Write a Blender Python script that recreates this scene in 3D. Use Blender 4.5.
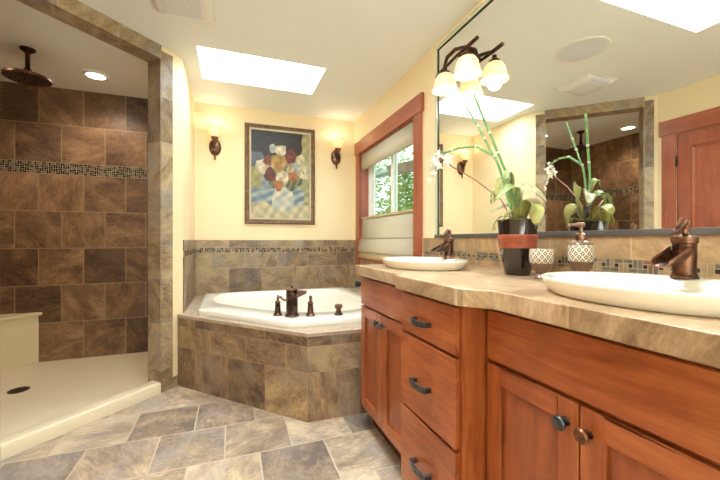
import bpy, bmesh, math, random
from mathutils import Vector, Matrix
R = math.radians
PI = math.pi
SC = bpy.context.scene
COL = SC.collection
for _o in list(bpy.data.objects):
    bpy.data.objects.remove(_o)

# ------------------------------------------------------------------ camera
YAW = 0.352
EYE = 1.0712
cam_d = bpy.data.cameras.new('camera')
cam_d.sensor_width = 36.0
cam_d.lens = 348.33 / 720 * 36.0
cam_d.clip_start = 0.02
cam = bpy.data.objects.new('camera', cam_d)
COL.objects.link(cam)
cam.location = (0, 0, EYE)
cam.rotation_euler = (PI / 2, 0, -YAW)
SC.camera = cam

# ------------------------------------------------------------------ world, exposure, daylight
SC.view_settings.view_transform = 'Standard'
SC.view_settings.look = 'None'
SC.view_settings.gamma = 1.0
SC.view_settings.use_curve_mapping = False
SC.view_settings.exposure = 0.30
SC.cycles.use_denoising = True
SC.cycles.max_bounces = 10
SC.cycles.diffuse_bounces = 6
SC.cycles.sample_clamp_indirect = 6.0
world = bpy.data.worlds.new('overcast_sky')
SC.world = world
world.use_nodes = True
wbg = world.node_tree.nodes['Background']
wbg.inputs[0].default_value = (0.93, 0.97, 1.0, 1)
wbg.inputs[1].default_value = 2.2


def area(name, loc, rot, sx, sy, power, color):
    d = bpy.data.lights.new(name, 'AREA')
    d.shape = 'RECTANGLE'
    d.size = sx
    d.size_y = sy
    d.energy = power
    d.color = color
    o = bpy.data.objects.new(name, d)
    COL.objects.link(o)
    o.location = loc
    o.rotation_euler = rot
    return o


# daylight falling down the two skylight shafts, and an added fill behind the camera
area('skylight_daylight', (0.234, 2.959, 2.87), (0, 0, 0), 0.86, 0.46, 20, (0.86, 0.935, 1.0))
area('skylight_daylight', (0.234, 1.12, 2.86), (0, 0, 0), 0.86, 0.46, 52, (0.86, 0.935, 1.0))
area('rear_fill_light', (0.1, -1.58, 1.45), (-PI / 2, 0, 0), 2.0, 1.5, 125, (0.86, 0.935, 1.0))  # unseen fill lamp, added to brighten the room from the front


# ------------------------------------------------------------------ helpers
def lin(c):
    """sRGB hex / 0-255 triple -> linear rgba"""
    out = []
    for v in c:
        v = v / 255.0
        out.append(v / 12.92 if v <= 0.04045 else ((v + 0.055) / 1.055) ** 2.4)
    return (out[0], out[1], out[2], 1.0)


class NT:
    def __init__(self, name):
        self.m = bpy.data.materials.new(name)
        self.m.use_nodes = True
        self.t = self.m.node_tree
        self.bsdf = self.t.nodes['Principled BSDF']
        self.out = self.t.nodes['Material Output']

    def n(self, kind, **kw):
        nd = self.t.nodes.new(kind)
        for k, v in kw.items():
            setattr(nd, k, v)
        return nd

    def l(self, a, b):
        self.t.links.new(a, b)

    def math(self, op, a, b=None, c=None):
        nd = self.n('ShaderNodeMath', operation=op)
        for i, v in enumerate((a, b, c)):
            if v is None:
                continue
            if isinstance(v, (int, float)):
                nd.inputs[i].default_value = v
            else:
                self.l(v, nd.inputs[i])
        return nd.outputs[0]

    def ramp(self, fac, stops):
        nd = self.n('ShaderNodeValToRGB')
        e = nd.color_ramp.elements
        while len(e) > 1:
            e.remove(e[-1])
        e[0].position, e[0].color = stops[0]
        for p, c in stops[1:]:
            x = e.new(p)
            x.color = c
        self.l(fac, nd.inputs[0])
        return nd.outputs[0]

    def mix(self, fac, a, b, blend='MIX'):
        nd = self.n('ShaderNodeMix', data_type='RGBA', blend_type=blend)
        for i, v in ((0, fac), (6, a), (7, b)):
            if isinstance(v, (int, float)):
                nd.inputs[i].default_value = v
            elif isinstance(v, tuple):
                nd.inputs[i].default_value = v
            else:
                self.l(v, nd.inputs[i])
        return nd.outputs[2]

    def noise(self, vec, scale, detail=4, rough=0.55, dist=0.0):
        nd = self.n('ShaderNodeTexNoise')
        nd.inputs['Scale'].default_value = scale
        nd.inputs['Detail'].default_value = detail
        nd.inputs['Roughness'].default_value = rough
        nd.inputs['Distortion'].default_value = dist
        if vec is not None:
            self.l(vec, nd.inputs['Vector'])
        return nd.outputs[0]

    def bump(self, h, strength=0.3, dist=0.01):
        nd = self.n('ShaderNodeBump')
        nd.inputs['Strength'].default_value = strength
        nd.inputs['Distance'].default_value = dist
        self.l(h, nd.inputs['Height'])
        self.l(nd.outputs[0], self.bsdf.inputs['Normal'])


def plain(name, rgb, rough=0.5, metal=0.0, coat=0.0, var=0.06, vscale=6.0, bump=0.0, bscale=60.0, spec=None):
    t = NT(name)
    pos = t.n('ShaderNodeNewGeometry').outputs['Position']
    c = lin(rgb)
    nz = t.noise(pos, vscale, 3)
    lo = tuple(max(0, v * (1 - var)) for v in c[:3]) + (1,)
    hi = tuple(min(1, v * (1 + var)) for v in c[:3]) + (1,)
    t.l(t.ramp(nz, [(0.3, lo), (0.7, hi)]), t.bsdf.inputs['Base Color'])
    t.bsdf.inputs['Roughness'].default_value = rough
    t.bsdf.inputs['Metallic'].default_value = metal
    t.bsdf.inputs['Coat Weight'].default_value = coat
    if spec is not None:
        t.bsdf.inputs['Specular IOR Level'].default_value = spec
    if bump:
        t.bump(t.noise(pos, bscale, 3), bump, 0.004)
    return t.m


def tile_mat(name, pal, grout, gw=0.004, seed=0.0, rough=0.42, scale=5.0, contrast=1.0, bump=0.25, blotch=1.0):
    """slate-look ceramic tile; UVMap holds tile units, 'size' the metric size of a tile"""
    t = NT(name)
    uv = t.n('ShaderNodeUVMap', uv_map='UVMap').outputs[0]
    sz = t.n('ShaderNodeUVMap', uv_map='size').outputs[0]
    s1 = t.n('ShaderNodeSeparateXYZ'); t.l(uv, s1.inputs[0])
    s2 = t.n('ShaderNodeSeparateXYZ'); t.l(sz, s2.inputs[0])
    u, v = s1.outputs[0], s1.outputs[1]
    fu, fv = t.math('FRACT', u), t.math('FRACT', v)
    du = t.math('MULTIPLY', t.math('MINIMUM', fu, t.math('SUBTRACT', 1.0, fu)), s2.outputs[0])
    dv = t.math('MULTIPLY', t.math('MINIMUM', fv, t.math('SUBTRACT', 1.0, fv)), s2.outputs[1])
    d = t.math('MINIMUM', du, dv)
    mr = t.n('ShaderNodeMapRange', interpolation_type='SMOOTHSTEP')
    t.l(d, mr.inputs[0])
    mr.inputs[1].default_value = gw * 0.35
    mr.inputs[2].default_value = gw * 0.75
    mask = mr.outputs[0]
    cell = t.n('ShaderNodeCombineXYZ')
    t.l(t.math('FLOOR', u), cell.inputs[0]); t.l(t.math('FLOOR', v), cell.inputs[1])
    cell.inputs[2].default_value = seed
    wn = t.n('ShaderNodeTexWhiteNoise', noise_dimensions='3D')
    t.l(cell.outputs[0], wn.inputs['Vector'])
    rnd, rcol = wn.outputs['Value'], wn.outputs['Color']
    pos = t.n('ShaderNodeNewGeometry').outputs['Position']
    vm = t.n('ShaderNodeVectorMath', operation='MULTIPLY_ADD')
    t.l(rcol, vm.inputs[0]); vm.inputs[1].default_value = (9, 9, 9); t.l(pos, vm.inputs[2])
    # stretch the cloud so that streaks run across a tile, its direction turning from tile to tile
    rot = t.n('ShaderNodeVectorRotate', rotation_type='EULER_XYZ')
    t.l(vm.outputs[0], rot.inputs['Vector'])
    rv = t.n('ShaderNodeVectorMath', operation='SCALE'); t.l(rcol, rv.inputs[0]); rv.inputs['Scale'].default_value = 6.3
    t.l(rv.outputs[0], rot.inputs['Rotation'])
    mp = t.n('ShaderNodeMapping'); mp.inputs['Scale'].default_value = (0.7, 2.4, 1.2)
    t.l(rot.outputs[0], mp.inputs['Vector'])
    big = t.noise(mp.outputs[0], scale * 0.8, 8, 0.62, 0.35)
    fine = t.noise(mp.outputs[0], scale * 5.0, 6, 0.75, 0.2)
    f = t.math('ADD', t.math('MULTIPLY', big, 0.6), t.math('MULTIPLY', fine, 0.4))
    f = t.math('ADD', f, t.math('MULTIPLY', t.math('SUBTRACT', rnd, 0.5), 0.16 * contrast))
    mono, tint = pal[:-1], pal[-1]
    n = len(mono)
    a, b = 0.36, 0.64
    stops = [(a + (b - a) * i / (n - 1), lin(c)) for i, c in enumerate(mono)]
    col = t.ramp(f, stops)
    cloud = t.noise(vm.outputs[0], scale * 0.9, 3, 0.5, 0.4)
    cm = t.n('ShaderNodeMapRange', interpolation_type='SMOOTHSTEP')
    t.l(cloud, cm.inputs[0]); cm.inputs[1].default_value = 0.45; cm.inputs[2].default_value = 0.72; cm.inputs[4].default_value = 0.65
    col = t.mix(cm.outputs[0], col, lin(tint))
    # thin pale veins
    vein = t.noise(mp.outputs[0], scale * 1.6, 5, 0.6, 1.2)
    vm_ = t.n('ShaderNodeMapRange', interpolation_type='SMOOTHSTEP')
    t.l(t.math('ABSOLUTE', t.math('SUBTRACT', vein, 0.5)), vm_.inputs[0])
    vm_.inputs[1].default_value = 0.0; vm_.inputs[2].default_value = 0.035; vm_.inputs[3].default_value = 0.2; vm_.inputs[4].default_value = 0.0
    col = t.mix(vm_.outputs[0], col, lin(mono[-1]))
    sep = t.n('ShaderNodeSeparateColor'); t.l(rcol, sep.inputs[0])
    val = t.math('ADD', 0.86, t.math('MULTIPLY', sep.outputs[1], 0.28))
    cmb = t.n('ShaderNodeCombineColor')
    for i in range(3):
        t.l(val, cmb.inputs[i])
    col = t.mix(blotch, col, cmb.outputs[0], 'MULTIPLY')
    col = t.mix(mask, lin(grout), col)
    t.l(col, t.bsdf.inputs['Base Color'])
    rr = t.n('ShaderNodeMapRange'); t.l(mask, rr.inputs[0])
    rr.inputs[3].default_value = 0.85; rr.inputs[4].default_value = rough
    t.l(rr.outputs[0], t.bsdf.inputs['Roughness'])
    h = t.math('ADD', t.math('MULTIPLY', mask, 0.7), t.math('MULTIPLY', fine, 0.5))
    t.bump(h, bump, 0.004)
    return t.m


def wood_mat(name, axis, dark=(122, 56, 24), mid=(162, 84, 42), light=(188, 110, 60), rough=0.32):
    t = NT(name)
    pos = t.n('ShaderNodeNewGeometry').outputs['Position']
    mp = t.n('ShaderNodeMapping')
    sc = {'x': (0.9, 9, 9), 'y': (9, 0.9, 9), 'z': (9, 9, 0.9)}[axis]
    mp.inputs['Scale'].default_value = sc
    t.l(pos, mp.inputs['Vector'])
    a = t.noise(mp.outputs[0], 2.2, 6, 0.6, 1.2)
    b = t.noise(mp.outputs[0], 14, 4, 0.6, 0.2)
    c = t.noise(pos, 5, 4, 0.6, 0.6)
    f = t.math('ADD', t.math('ADD', t.math('MULTIPLY', a, 0.5), t.math('MULTIPLY', b, 0.2)), t.math('MULTIPLY', c, 0.3))
    t.l(t.ramp(f, [(0.34, lin(dark)), (0.5, lin(mid)), (0.66, lin(light))]), t.bsdf.inputs['Base Color'])
    t.bsdf.inputs['Roughness'].default_value = rough
    t.bsdf.inputs['Coat Weight'].default_value = 0.25
    t.bsdf.inputs['Coat Roughness'].default_value = 0.15
    return t.m


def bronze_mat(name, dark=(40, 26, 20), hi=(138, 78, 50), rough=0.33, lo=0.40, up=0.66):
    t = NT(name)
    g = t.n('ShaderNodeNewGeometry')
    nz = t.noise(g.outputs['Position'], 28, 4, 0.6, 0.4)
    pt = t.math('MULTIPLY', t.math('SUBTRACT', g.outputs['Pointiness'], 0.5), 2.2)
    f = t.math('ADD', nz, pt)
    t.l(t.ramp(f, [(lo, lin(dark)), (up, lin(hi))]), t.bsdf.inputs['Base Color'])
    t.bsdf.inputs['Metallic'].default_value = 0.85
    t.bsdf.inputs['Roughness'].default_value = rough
    return t.m


def glow_mat(name, rgb, emit, strength, trans=0.5):
    """lit frosted lamp glass: translucent and glowing"""
    t = NT(name)
    c = lin(rgb)
    t.bsdf.inputs['Base Color'].default_value = c
    t.bsdf.inputs['Roughness'].default_value = 0.4
    t.bsdf.inputs['Emission Color'].default_value = lin(emit)
    pos = t.n('ShaderNodeNewGeometry').outputs['Position']
    nz = t.noise(pos, 22, 4, 0.6, 0.8)
    t.l(t.math('MULTIPLY', t.math('ADD', nz, 0.5), strength), t.bsdf.inputs['Emission Strength'])
    tr = t.n('ShaderNodeBsdfTranslucent'); tr.inputs[0].default_value = c
    mx = t.n('ShaderNodeMixShader'); mx.inputs[0].default_value = trans
    t.l(t.bsdf.outputs[0], mx.inputs[1]); t.l(tr.outputs[0], mx.inputs[2])
    t.l(mx.outputs[0], t.out.inputs[0])
    return t.m


def emit_mat(name, rgb, strength):
    t = NT(name)
    t.bsdf.inputs['Base Color'].default_value = lin(rgb)
    t.bsdf.inputs['Emission Color'].default_value = lin(rgb)
    t.bsdf.inputs['Emission Strength'].default_value = strength
    return t.m


def glass_mat(name, tint=(235, 245, 240), gloss=0.08):
    t = NT(name)
    tr = t.n('ShaderNodeBsdfTransparent'); tr.inputs[0].default_value = lin(tint)
    gl = t.n('ShaderNodeBsdfGlossy'); gl.inputs['Roughness'].default_value = 0.02
    mx = t.n('ShaderNodeMixShader'); mx.inputs[0].default_value = gloss
    t.l(tr.outputs[0], mx.inputs[1]); t.l(gl.outputs[0], mx.inputs[2])
    t.l(mx.outputs[0], t.out.inputs[0])
    return t.m


class MB:
    """collects shapes into one mesh"""

    def __init__(self):
        self.bm = bmesh.new()
        self.uv = self.bm.loops.layers.uv.new('UVMap')
        self.sz = self.bm.loops.layers.uv.new('size')
        self.mi = 0

    def face(self, pts, uvs=None, size=(0.3, 0.3)):
        vs = [self.bm.verts.new(p) for p in pts]
        f = self.bm.faces.new(vs)
        f.material_index = self.mi
        for i, lp in enumerate(f.loops):
            lp[self.uv].uv = uvs[i] if uvs else (0.5, 0.5)
            lp[self.sz].uv = size
        return f

    def box(self, x0, x1, y0, y1, z0, z1):
        return self.prism([(x0, y0), (x1, y0), (x1, y1), (x0, y1)], z0, z1)

    def prism(self, poly, z0, z1, tile=None, phase=(0, 0)):
        """vertical prism over a counter-clockwise plan polygon; tile = (w,h) gives tile UVs"""
        a = sum(poly[i][0] * poly[(i + 1) % len(poly)][1] - poly[(i + 1) % len(poly)][0] * poly[i][1] for i in range(len(poly)))
        if a < 0:
            poly = poly[::-1]
        n = len(poly)
        lo = [self.bm.verts.new((p[0], p[1], z0)) for p in poly]
        hi = [self.bm.verts.new((p[0], p[1], z1)) for p in poly]
        fs = [self.bm.faces.new(hi), self.bm.faces.new(lo[::-1])]
        for i in range(n):
            j = (i + 1) % n
            fs.append(self.bm.faces.new([lo[i], lo[j], hi[j], hi[i]]))
        for k, f in enumerate(fs):
            f.material_index = self.mi
            f.normal_update()
            for lp in f.loops:
                co = lp.vert.co
                if tile and k < 2:
                    lp[self.uv].uv = ((co.x - phase[0]) / tile[0], (co.y - phase[1]) / tile[1])
                    lp[self.sz].uv = tile
                elif tile:
                    nn = f.normal
                    tx, ty = -nn.y, nn.x
                    if abs(tx) > abs(ty) and tx < 0 or abs(ty) >= abs(tx) and ty < 0:
                        tx, ty = -tx, -ty
                    lp[self.uv].uv = ((co.x * tx + co.y * ty) / tile[0] + 0.31, 0.5)
                    lp[self.sz].uv = (tile[0], 5.0)
                else:
                    lp[self.uv].uv = (0.5, 0.5)
                    lp[self.sz].uv = (1, 1)
        return fs

    def obox(self, c, ax, ay, az, sx, sy, sz):
        """box centred at c with unit axes ax, ay, az and full sizes"""
        c = Vector(c); ax = Vector(ax).normalized(); ay = Vector(ay).normalized(); az = Vector(az).normalized()
        vs = []
        for k in (-1, 1):
            for (i, j) in ((-1, -1), (1, -1), (1, 1), (-1, 1)):
                vs.append(self.bm.verts.new(c + ax * (i * sx / 2) + ay * (j * sy / 2) + az * (k * sz / 2)))
        for q in ((3, 2, 1, 0), (4, 5, 6, 7), (0, 1, 5, 4), (1, 2, 6, 5), (2, 3, 7, 6), (3, 0, 4, 7)):
            f = self.bm.faces.new([vs[i] for i in q])
            f.material_index = self.mi
            for lp in f.loops:
                lp[self.uv].uv = (0.5, 0.5); lp[self.sz].uv = (1, 1)

    def grid(self, rows, closed_u=False, closed_v=False):
        """surface through a list of equal-length rows of points"""
        vs = [[self.bm.verts.new(p) for p in r] for r in rows]
        nr, nc = len(vs), len(vs[0])
        for i in range(nr if closed_v else nr - 1):
            for j in range(nc if closed_u else nc - 1):
                q = [vs[i][j], vs[i][(j + 1) % nc], vs[(i + 1) % nr][(j + 1) % nc], vs[(i + 1) % nr][j]]
                try:
                    f = self.bm.faces.new(q)
                    f.material_index = self.mi
                    for lp in f.loops:
                        lp[self.uv].uv = (0.5, 0.5); lp[self.sz].uv = (1, 1)
                except ValueError:
                    pass
        return vs

    def cap(self, ring, flip=False):
        try:
            f = self.bm.faces.new(ring[::-1] if flip else ring)
            f.material_index = self.mi
            for lp in f.loops:
                lp[self.uv].uv = (0.5, 0.5); lp[self.sz].uv = (1, 1)
        except ValueError:
            pass

    def lathe(self, prof, c=(0, 0, 0), n=32, axis=(0, 0, 1), sx=1.0, sy=1.0, cap=True):
        """profile of (radius, height) turned about an axis through c"""
        c = Vector(c); az = Vector(axis).normalized()
        q = Vector((0, 0, 1)).rotation_difference(az)
        rows = []
        for r, h in prof:
            r = max(r, 1e-5)
            rows.append([c + q @ Vector((math.cos(2 * PI * k / n) * r * sx, math.sin(2 * PI * k / n) * r * sy, h)) for k in range(n)])
        vs = self.grid(rows, closed_u=True)
        if cap:
            self.cap(vs[0], True); self.cap(vs[-1])

    def tube(self, pts, rad, n=10, cap=True, sx=1.0):
        pts = [Vector(p) for p in pts]
        m = len(pts)
        if not isinstance(rad, (list, tuple)):
            rad = [rad] * m
        rows = []
        up = None
        for i in range(m):
            d = (pts[min(i + 1, m - 1)] - pts[max(i - 1, 0)]).normalized()
            if up is None:
                up = d.orthogonal().normalized()
            up = (up - d * up.dot(d)).normalized()
            s = d.cross(up)
            rows.append([pts[i] + (up * math.cos(2 * PI * k / n) * sx + s * math.sin(2 * PI * k / n)) * rad[i] for k in range(n)])
        vs = self.grid(rows, closed_u=True)
        if cap:
            self.cap(vs[0], True); self.cap(vs[-1])

    def ball(self, c, r, n=12, sz=1.0):
        prof = [(r * math.sin(PI * i / n), -r * sz * math.cos(PI * i / n)) for i in range(n + 1)]
        self.lathe(prof, c, 2 * n, cap=False)

    def build(self, name, mats, parent=None, smooth=True, bevel=0.0, solid=0.0, angle=38, segs=2, doubles=True):
        if doubles:
            bmesh.ops.remove_doubles(self.bm, verts=self.bm.verts, dist=1e-6)
        bmesh.ops.recalc_face_normals(self.bm, faces=self.bm.faces)
        if smooth:
            for f in self.bm.faces:
                f.smooth = True
            for e in self.bm.edges:
                if len(e.link_faces) == 2 and e.calc_face_angle(0) > R(angle):
                    e.smooth = False
        me = bpy.data.meshes.new(name)
        self.bm.to_mesh(me)
        self.bm.free()
        for m in (mats if isinstance(mats, (list, tuple)) else [mats]):
            me.materials.append(m)
        o = bpy.data.objects.new(name, me)
        COL.objects.link(o)
        if parent is not None:
            o.parent = parent
            o.matrix_parent_inverse = Matrix.Translation(-parent.location) if parent.type == 'EMPTY' else Matrix.Identity(4)
        if solid:
            md = o.modifiers.new('thickness', 'SOLIDIFY'); md.thickness = solid; md.offset = 0
        if bevel:
            md = o.modifiers.new('edges', 'BEVEL'); md.width = bevel; md.segments = segs
            md.limit_method = 'ANGLE'; md.angle_limit = R(40); md.harden_normals = True
        return o


def tag(o, label, cat, group=None, kind=None):
    o['label'] = label
    o['category'] = cat
    if group:
        o['group'] = group
    if kind:
        o['kind'] = kind
    return o


def thing(name, loc, label, cat, group=None, kind=None):
    """Empty at a thing's base; its parts are modelled in world coordinates and parented to it"""
    o = bpy.data.objects.new(name, None)
    COL.objects.link(o)
    o.location = loc
    o.empty_display_size = 0.1
    return tag(o, label, cat, group, kind)


def structure(o, label, cat):
    return tag(o, label, cat, None, 'structure')


def tile_rect(b, P, U, u0, u1, rows, w, phase, N, thick=0.01):
    """upright tiled panel: P origin, U unit plan direction, rows (z0,z1,offset,full height[,f0,f1]), N outward plan normal"""
    P = Vector((P[0], P[1], 0)); U = Vector((U[0], U[1], 0)).normalized(); N = Vector((N[0], N[1], 0)).normalized()
    A = P + N * thick
    zmin, zmax = rows[0][0], rows[-1][1]
    for k, r in enumerate(rows):
        z0, z1, off, h = r[:4]
        f0, f1 = (r[4], r[5]) if len(r) > 4 else (0.0, 1.0)
        e = 0.0
        pts = [A + U * u0 + Vector((0, 0, z0)), A + U * u1 + Vector((0, 0, z0)), A + U * u1 + Vector((0, 0, z1)), A + U * u0 + Vector((0, 0, z1))]
        ua, ub = (u0 - phase) / w + off, (u1 - phase) / w + off
        b.face(pts, [(ua, k + f0 + e), (ub, k + f0 + e), (ub, k + f1 - e), (ua, k + f1 - e)], (w, h))
    # edges
    for (a, c) in ((u0, u0), (u1, u1)):
        b.face([P + U * a + Vector((0, 0, zmin)), A + U * a + Vector((0, 0, zmin)), A + U * a + Vector((0, 0, zmax)), P + U * a + Vector((0, 0, zmax))])
    for z in (zmin, zmax):
        b.face([P + U * u0 + Vector((0, 0, z)), A + U * u0 + Vector((0, 0, z)), A + U * u1 + Vector((0, 0, z)), P + U * u1 + Vector((0, 0, z))])


def mosaic(b, P, U, u0, u1, z0, z1, N, cell, nmat, thick, rng, grout_index, weights=None):
    """pinwheel mosaic strip: each square cell has four bars around a small dark centre"""
    P = Vector((P[0], P[1], 0)); U = Vector((U[0], U[1], 0)).normalized(); N = Vector((N[0], N[1], 0)).normalized()
    Z = Vector((0, 0, 1))
    b.mi = grout_index
    A = P + N * (thick - 0.0015)
    b.face([A + U * u0 + Z * z0, A + U * u1 + Z * z0, A + U * u1 + Z * z1, A + U * u0 + Z * z1])
    for z in (z0, z1):
        b.face([P + U * u0 + Z * z, A + U * u0 + Z * z, A + U * u1 + Z * z, P + U * u1 + Z * z])
    for a in (u0, u1):
        b.face([P + U * a + Z * z0, A + U * a + Z * z0, A + U * a + Z * z1, P + U * a + Z * z1])
    T = P + N * thick
    nr = max(1, round((z1 - z0) / cell))
    ch = (z1 - z0) / nr
    nu = int(math.ceil((u1 - u0) / cell))
    g = cell * 0.032
    for i in range(nu):
        for j in range(nr):
            flip = (i + j) % 2
            for (a0, a1, c0, c1, kind) in ((0, 2, 0, 1, 0), (2, 3, 0, 2, 0), (1, 3, 2, 3, 0), (0, 1, 1, 3, 0), (1, 2, 1, 2, 1)):
                if flip:
                    a0, a1 = 3 - a1, 3 - a0
                x0 = u0 + (i + a0 / 3) * cell + g; x1 = u0 + (i + a1 / 3) * cell - g
                if x0 > u1:
                    continue
                x1 = min(x1, u1)
                y0 = z0 + (j + c0 / 3) * ch + g; y1 = z0 + (j + c1 / 3) * ch - g
                b.mi = (nmat - 1) if kind else rng.choice(weights if weights else list(range(nmat - 1)))
                b.face([T + U * x0 + Z * y0, T + U * x1 + Z * y0, T + U * x1 + Z * y1, T + U * x0 + Z * y1])


# ------------------------------------------------------------------ materials
M = {}
M['yellow_paint'] = plain('yellow_paint', (245, 225, 184), 0.6, var=0.02, vscale=1.5, bump=0.03, bscale=120)
M['ceiling_paint'] = plain('ceiling_paint', (240, 241, 236), 0.7, var=0.015, vscale=1.5)
M['white_paint'] = plain('white_paint', (246, 245, 240), 0.45, var=0.01)
M['shower_tile'] = tile_mat('shower_slate_tile', [(68, 47, 33), (102, 74, 52), (132, 98, 68), (160, 126, 92), (108, 82, 62)], (160, 132, 104), 0.0065, 3.0, 0.4, 5.0)
M['wall_tile'] = tile_mat('tub_wall_slate_tile', [(98, 82, 76), (130, 106, 84), (158, 134, 100), (178, 156, 122), (158, 146, 138)], (176, 158, 132), 0.004, 7.0, 0.42, 6.0)
M['apron_tile'] = tile_mat('tub_apron_slate_tile', [(84, 64, 50), (120, 94, 70), (148, 120, 88), (178, 152, 112), (146, 128, 112)], (168, 140, 108), 0.004, 11.0, 0.42, 6.0)
M['frame_tile'] = tile_mat('frame_slate_tile', [(98, 78, 56), (136, 112, 82), (164, 142, 108), (184, 164, 132), (152, 148, 148)], (186, 166, 132), 0.004, 15.0, 0.42, 7.0)
M['floor_tile'] = tile_mat('floor_slate_tile', [(118, 106, 98), (150, 132, 114), (180, 160, 134), (216, 198, 170), (158, 151, 148)], (200, 186, 164), 0.0065, 21.0, 0.36, 4.5)
M['counter_tile'] = tile_mat('counter_slate_tile', [(124, 98, 72), (156, 126, 94), (182, 152, 118), (204, 178, 146), (172, 146, 118)], (186, 158, 122), 0.003, 31.0, 0.28, 6.0, bump=0.1)
M['splash_tile'] = tile_mat('backsplash_tile', [(126, 98, 66), (156, 124, 86), (178, 146, 106), (194, 164, 126), (150, 128, 100)], (196, 170, 136), 0.004, 41.0, 0.4, 7.0)
M['deck_tile'] = tile_mat('deck_tile', [(160, 140, 122), (186, 166, 142), (208, 192, 170), (188, 178, 168)], (190, 172, 146), 0.004, 51.0, 0.3, 6.0, bump=0.1)
M['mos_grout'] = plain('mosaic_grout', (186, 166, 136), 0.8)
M['mos_a'] = plain('mosaic_olive', (104, 100, 84), 0.35, vscale=30, var=0.25)
M['mos_b'] = plain('mosaic_tan', (164, 136, 100), 0.35, vscale=30, var=0.2)
M['mos_c'] = plain('mosaic_brown', (124, 92, 66), 0.35, vscale=30, var=0.25)
M['mos_d'] = plain('mosaic_dark', (48, 40, 36), 0.25, vscale=30, var=0.3)
M['wood_z'] = wood_mat('cherry_upright_grain', 'z')
M['wood_y'] = wood_mat('cherry_level_grain', 'y')
M['wood_panel'] = wood_mat('cherry_panel', 'z', (114, 52, 24), (150, 76, 38), (172, 96, 52))
M['trim_z'] = wood_mat('stained_trim_upright', 'z', (132, 62, 38), (160, 84, 54), (178, 100, 68), 0.4)
M['trim_y'] = wood_mat('stained_trim_level', 'y', (132, 62, 38), (160, 84, 54), (178, 100, 68), 0.4)
M['door_wood'] = wood_mat('door_wood', 'z', (132, 60, 36), (158, 80, 50), (174, 96, 64), 0.4)
M['kick_brown'] = plain('dark_brown_kick', (70, 32, 16), 0.6)  # toe kick boards, darker brown than the cabinet fronts
M['bronze'] = bronze_mat('oil_rubbed_bronze', (50, 38, 32), (124, 92, 74))
M['bronze_dark'] = bronze_mat('dark_bronze', (28, 20, 18), (96, 60, 42), 0.36, 0.42, 0.74)
M['copper'] = bronze_mat('brushed_copper_bronze', (46, 33, 27), (140, 94, 70), 0.28, 0.40, 0.72)
M['pewter'] = bronze_mat('dark_pewter', (30, 33, 38), (104, 106, 110), 0.3, 0.4, 0.7)
M['acrylic'] = plain('white_acrylic', (247, 243, 232), 0.16, coat=0.4, var=0.008)
M['porcelain'] = plain('biscuit_porcelain', (246, 240, 224), 0.1, coat=0.5, var=0.008)
M['pan'] = plain('cream_shower_pan', (228, 214, 184), 0.35, var=0.02)
M['bench'] = plain('cream_bench', (226, 212, 178), 0.4, var=0.02)
M['white_plastic'] = plain('white_plastic', (236, 233, 224), 0.4, var=0.01)
M['grille'] = plain('speaker_grille', (222, 224, 228), 0.6, var=0.02, bump=0.3, bscale=400)
M['shade'] = glow_mat('lit_alabaster_shade', (250, 232, 204), (255, 226, 186), 0.16, 0.4)
M['bulb'] = emit_mat('lit_bulb', (255, 240, 214), 4.0)
M['can'] = emit_mat('lit_recessed_lens', (255, 240, 214), 7.0)
M['glass'] = glass_mat('window_glass')
M['bevel_glass'] = glass_mat('bevel', (200, 220, 200), 0.45)
M['black_trim'] = plain('dark_mirror_channel', (96, 92, 88), 0.4, metal=0.3)
M['black'] = plain('black_hinge', (24, 22, 22), 0.4)
M['rubber'] = plain('dark_nozzles', (22, 17, 15), 0.5)


def mirror_mat():
    t = NT('mirror_silver')
    t.bsdf.inputs['Base Color'].default_value = (0.90, 0.92, 0.89, 1)
    t.bsdf.inputs['Metallic'].default_value = 1.0
    t.bsdf.inputs['Roughness'].default_value = 0.0
    return t.m


M['mirror'] = mirror_mat()


def fabric_mat(name, rgb, trans=0.35):
    t = NT(name)
    tc = t.n('ShaderNodeNewGeometry').outputs['Position']
    mp = t.n('ShaderNodeMapping'); mp.inputs['Scale'].default_value = (40, 40, 260); t.l(tc, mp.inputs['Vector'])
    nz = t.noise(mp.outputs[0], 3.0, 3)
    c = lin(rgb)
    col = t.ramp(nz, [(0.3, tuple(v * 0.9 for v in c[:3]) + (1,)), (0.7, tuple(min(1, v * 1.06) for v in c[:3]) + (1,))])
    t.l(col, t.bsdf.inputs['Base Color'])
    t.bsdf.inputs['Roughness'].default_value = 0.9
    tr = t.n('ShaderNodeBsdfTranslucent'); t.l(col, tr.inputs[0])
    mx = t.n('ShaderNodeMixShader'); mx.inputs[0].default_value = trans
    t.l(t.bsdf.outputs[0], mx.inputs[1]); t.l(tr.outputs[0], mx.inputs[2])
    t.l(mx.outputs[0], t.out.inputs[0])
    return t.m


M['fabric'] = fabric_mat('cream_woven_shade', (232, 222, 200))
M['fabric_band'] = fabric_mat('tan_woven_shade', (212, 190, 146), 0.2)

# ------------------------------------------------------------------ room dimensions
XR = 1.327           # right wall face
YB = 3.80            # back wall face
XA = -0.348          # left wall of the tub alcove
CEIL = 2.436
SHC = 2.378          # shower ceiling
C0 = Vector((-0.408, 2.84))
DG = Vector((-0.711, -0.703)).normalized()       # along the angled shower front, towards the camera
DN = Vector((-DG.y, DG.x)) * -1                  # into the shower
if DN.y < 0:
    DN = -DN
S1, S2, S3, S4 = 0.087, 0.928, 1.0, 1.03        # opening from S1 to S2, tiled frame to S3, wall end S4
WT = 0.127
SOF = 2.342
XL = (C0 + DG * S4).x                            # left wall face
YL = (C0 + DG * S4).y
DECK = 0.522
XS = -2.0                                        # shower left wall
YS = 3.70                                        # shower back wall
XSR = -0.47
YREAR = -1.6


def dg(s, t=0.0):
    p = C0 + DG * s + DN * t
    return (p.x, p.y)


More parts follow.
